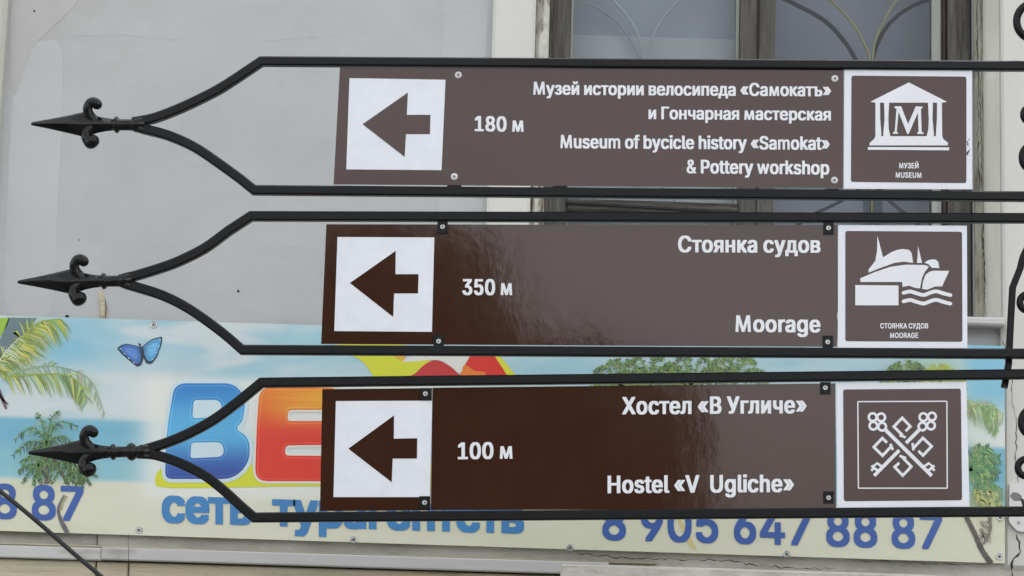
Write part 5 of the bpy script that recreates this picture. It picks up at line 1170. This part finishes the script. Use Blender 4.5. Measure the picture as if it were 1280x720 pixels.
for pts in (((233, 103), (245, 150), (262, 215), (300, 190), (330, 177), (362, 171), (395, 176), (409, 192), (416, 243), (370, 236), (320, 243), (250, 268), (187, 293), (188, 275), (205, 255), (222, 232), (231, 180)),
            ((442, 158), (452, 200), (463, 243), (436, 243), (440, 200)),
            ((475, 242), (490, 231), (510, 225), (532, 226), (546, 238), (551, 270), (512, 268), (496, 250)),
            ((145, 341), (145, 322), (220, 290), (300, 263), (380, 252), (480, 254), (497, 263), (476, 290), (462, 320), (452, 374), (430, 372), (395, 360), (362, 367), (360, 341)),
            ((500, 288), (520, 283), (602, 284), (565, 364), (530, 364), (490, 380), (462, 377), (468, 335), (480, 305)),
            ((119, 357), (341, 359), (341, 461), (119, 461))):
    dd += 0.00005; s2.poly(ic, [Q(*p) for p in pts][::-1], dd)
for oy in (0, 44):
    pts = [tuple(v)[:2] for v in smooth_path([Vector((*Q(x, y + oy), 0)) for x, y in ((367, 397), (400, 390), (430, 398), (470, 408), (505, 396), (535, 389), (570, 399), (608, 409))], 5)]
    s2.ribbon(ic, pts, 4.6, dd + .00008)
    for e_ in (pts[0], pts[-1]):
        s2.poly(ic, [(e_[0] + 2.3 * math.cos(a_ * math.pi / 5), e_[1] + 2.3 * math.sin(a_ * math.pi / 5)) for a_ in range(10)][::-1], dd + .00014)
ic.build('boat_symbol', M['letter'], pc)
s2.text('СТОЯНКА СУДОВ', Q(247, 0)[0], Q(494, 0)[0], Q(0, 580)[1], Q(0, 580)[1], 6.6, pc, 0.0034, 1.06, .04, .025)
s2.text('MOORAGE', Q(297, 0)[0], Q(443, 0)[0], Q(0, 629)[1], Q(0, 629)[1], 6.6, pc, 0.0034, 1.06, .04, .025)

# ---- bottom
s3 = Sign('lowest brown direction sign to the hostel, 100 m, with crossed keys', (1300, 558), R(3.0), -0.002)
s3.frame((327, 478.5, 468), [(172, 565), (180, 562.5), (210, 553), (240, 540), (270, 523), (300, 500.6)],
         [(172, 567), (185, 567.5), (199, 570), (225, 579), (255, 594), (277.5, 611), (300, 631.5)], (318, 647, 639.5))
s3.finial((35.6, 566), 142.5, 565, 179, balls=True)
pn = s3.plate('panel', [(540.6, 484.8), (1044.2, 479.3), (1045, 636.2), (538.6, 637.6)][::-1], -0.001, 0.0015, M['brown'], s3.root, M['alu'])
pa = s3.plate('arrow_panel', [(403, 486.6), (540, 485.2), (538, 638), (400, 638.8)][::-1], -0.0016, 0.0012, M['brown'], s3.root, M['alu'])
ar = s3.plate('arrow_field', [(420, 501.5), (540, 501), (537.6, 621.5), (417, 621.5)][::-1], 0.0016, 0.0022, M['white'], s3.root)
s3.flat('arrow', [(435.5, 561), (492.7, 519.4), (492.3, 548.5), (521.7, 548), (521.3, 573.4), (491, 573.4), (489.8, 603)][::-1], 0.0026, M['brown'], ar)
s3.text('100 м', 572.4, 641, 574.3, 573.6, 21, pn, 0.0024)
s3.text('Хостел «В Угличе»', 777.5, 1008.5, 518.2, 516.8, 21.8, pn, 0.0024, spacing=1.06)
s3.text('Hostel «V  Ugliche»', 759.5, 992.8, 616.7, 615.2, 22, pn, 0.0024, spacing=1.06)
for (x, y, u) in ((532, 493, 1), (531, 628, 0), (1031.5, 485.5, 1), (1035.5, 622, 0)): clip(s3, x, y, u)
pc = s3.plate('pictogram_plate', [(1045.4, 479.2), (1207.6, 477.5), (1211.8, 633.5), (1046.4, 634.7)][::-1], 0.0005, 0.0025, M['white'], s3.root)
s3.flat('brown_square', rr([(1053.8, 487), (1200.8, 486), (1202.4, 625.5), (1054.6, 626.7)], 3.0, 3)[::-1], 0.0029, M['brown_matte'], pc)
Q = lambda x, y: (1040 + x / 4.116, 470 + y / 4.116)
ic = MB()
LZ = [0.0033]
def nl(): LZ[0] += 0.00004; return LZ[0]
sqp = [Q(132, 133), Q(590, 131), Q(592, 578), Q(135, 578)]
for i in range(4):
    s3.ribbon(ic, [sqp[i], sqp[(i + 1) % 4]], 1.5, nl())
def rib(pts, w_): s3.ribbon(ic, [Q(*p) for p in pts], w_ / 4.116, nl())
rib([(268, 272), (512, 514)], 19)
rib([(452, 274), (380, 346)], 18); rib([(345, 383), (216, 514)], 18)
for (ax_, sg) in ((512, 1), (216, -1)):
    rib([(ax_ - sg * 45, 470), (ax_ - sg * 12, 448)], 12); rib([(ax_ - sg * 22, 492), (ax_ + sg * 14, 462)], 13)
    rib([(ax_ - sg * 14, 450), (ax_ + sg * 4, 466)], 10); rib([(ax_ + sg * 6, 488), (ax_ + sg * 14, 478)], 14)
for (cx, cy) in ((208, 213), (252, 214), (212, 257), (257, 262), (469, 213), (513, 210), (508, 256), (464, 261)):
    x, y = Q(cx, cy); s3.ring(ic, x, y, 20 / 4.116, 12.5 / 4.116, nl())
for pts in (((377, 285), (402, 261), (360, 217), (317, 262), (362, 306)), ((282, 345), (258, 321), (214, 367), (259, 411), (304, 363)),
            ((443, 386), (467, 410), (511, 363), (466, 320), (420, 370)), ((345, 448), (321, 469), (363, 513), (407, 467), (362, 421))):
    rib(pts, 14)
for pts in (((346, 306), (378, 317)), ((299, 350), (312, 382)), ((413, 346), (418, 384)), ((346, 412), (380, 424))):
    rib(pts, 13)
ic.build('crossed_keys_symbol', M['letter'], pc)

# ------------------------------------------------------------------ post with scrollwork, at and beyond the right edge
Pp = on_plane(1352, 360, Vector((0, 0.03, 2.9)), s1.n)
post = empty('signpost', (Pp.x, Pp.y, 0.12), 'black wrought iron post with scrollwork at the right edge carrying the signs', 'post')
V, F = tube([(Pp.x, Pp.y, 0.12), (Pp.x, Pp.y, 0.4), (Pp.x, Pp.y, 3.9)], [0.045, 0.035, 0.035], 20)
build('pole', V, F, M['black'], post, smooth=True)
V, F = tube([(Pp.x, Pp.y, 0.12), (Pp.x, Pp.y, 0.14), (Pp.x, Pp.y, 0.20), (Pp.x, Pp.y, 0.22)], [0.13, 0.13, 0.07, 0.05], 20)
build('base', V, F, M['black'], post)
V, F = tube([(Pp.x, Pp.y, 3.895), (Pp.x, Pp.y, 3.93), (Pp.x, Pp.y, 3.97), (Pp.x, Pp.y, 4.0)], [0.03, 0.055, 0.05, 0.01], 16)
build('knob', V, F, M['black'], post, smooth=True)
def scroll(cx, cy, r_, up, wd=8.0, d=-0.03):
    """a C-scroll: three quarters of a ring, its tail running back to the pole"""
    pts = []
    for k in range(31):
        a_ = R(20 + 300 * k / 30); q = r_ * (0.86 + 0.14 * k / 30)
        pts.append(s1.S(cx + q * math.cos(a_), cy + up * q * math.sin(a_), d))
    pts += [s1.S(cx + r_ * 1.5, cy - up * r_ * 0.95, d), s1.S(1350, cy - up * r_ * 1.1, d)]
    V, F = tube(pts, [wd * .5 * PX * (1.25 if i < 2 else 1) for i in range(len(pts))], 10)
    build('scroll', V, F, M['black'], post, smooth=True)
scroll(1297, 22, 25, 1, 10)
scroll(1292, 139, 10.5, 1, 9)
scroll(1298, 192, 19, -1, 9)
scroll(1288, 375, 11, 1, 9)
scroll(1298, 526, 20, 1, 9)
scroll(1286, 582, 11.5, -1, 9)
V, F = sweep(smooth_path([s1.S(x, y, -0.03) for x, y in ((1345, 285), (1300, 292), (1284, 312), (1278, 332))], 5) + [s1.S(x, y, -0.03) for x, y in ((1268.5, 356), (1266, 400), (1263.5, 452), (1258, 482))], s1.n, 8 * PX, 0.014, 0.3)
build('brace', V, F, M['black'], post)

# ------------------------------------------------------------------ trees across the street (seen mirrored in the signs)
def tree(loc, h, rx, rz, zc, label, seed, nleaf=5200, lobes=None):
    rg = random.Random(seed)
    t = empty('leafy_tree', loc, label, 'tree', None)
    X0 = Vector(loc)
    top = X0 + Vector((0, 0, zc))
    V, F = tube([X0, X0 + Vector((0.05, 0, zc * .3)), X0 + Vector((-.05, 0, zc * .6)), top + Vector((0, 0, rz * .3))], [.26, .2, .16, .06], 10)
    mb = MB(); mb.add(V, F)
    lob = lobes or [(rg.uniform(-1, 1) * rx * .6, rg.uniform(-1, 1) * rx * .5, rg.uniform(-.6, .8) * rz) for _ in range(14)]
    for (a_, b_, c_) in lob:
        V, F = tube([X0 + Vector((0, 0, zc * .5)), X0 + Vector((a_ * .5, b_ * .5, zc * .85 + c_ * .3)), top + Vector((a_, b_, c_))], [.09, .06, .02], 6)
        mb.add(V, F)
    mb.build('trunk', M['bark'], t)
    mb = MB()
    for _ in range(nleaf):
        a_, b_, c_ = rg.choice(lob)
        q = Vector((rg.gauss(0, 1), rg.gauss(0, 1), rg.gauss(0, 1))).normalized() * (rg.random() ** .4) * rx * .36
        c = top + Vector((a_, b_, c_)) + Vector((q.x, q.y, q.z * .85))
        d1 = Vector((rg.uniform(-1, 1), rg.uniform(-1, 1), rg.uniform(-1, .4))).normalized() * rg.uniform(.1, .2)
        d2 = d1.cross(Vector((rg.uniform(-1, 1), rg.uniform(-1, 1), rg.uniform(-1, 1)))).normalized() * d1.length * .5
        mb.add([c - d1, c + d2, c + d1, c - d2], [(0, 1, 2, 3)])
    mb.build('crown', M['leaf'], t)
LOBES = [(x + 2.6, yo, z - 4.6) for (x, yo, z) in ((-0.75, 0, 4.1), (-0.95, .2, 4.75), (-1.1, -.2, 3.5), (-1.7, .3, 4.9), (-2.4, 0, 5.35), (-2.7, .2, 5.85), (-3.3, 0, 6.05), (-3.9, -.2, 5.7),
         (-2.1, -.2, 4.4), (-3.0, .4, 4.7), (-3.3, -.4, 5.2), (-4.4, 0, 4.9), (-4.6, .3, 4.1), (-3.6, 0, 3.8), (-2.5, -.3, 3.6), (-1.6, .4, 3.3))]
TREES = [((-2.6, -16.5, 0), 7.5, 2.9, 1.7, 4.6, 'dark leafy tree across the street, mirrored in the two lower signs', 3, 9000, LOBES),
         ((-10.5, -17.5, 0), 8.0, 3.3, 2.0, 5.0, 'broad leafy tree further along the far side of the street', 5, 5200, None)]
for a in TREES: tree(*a)
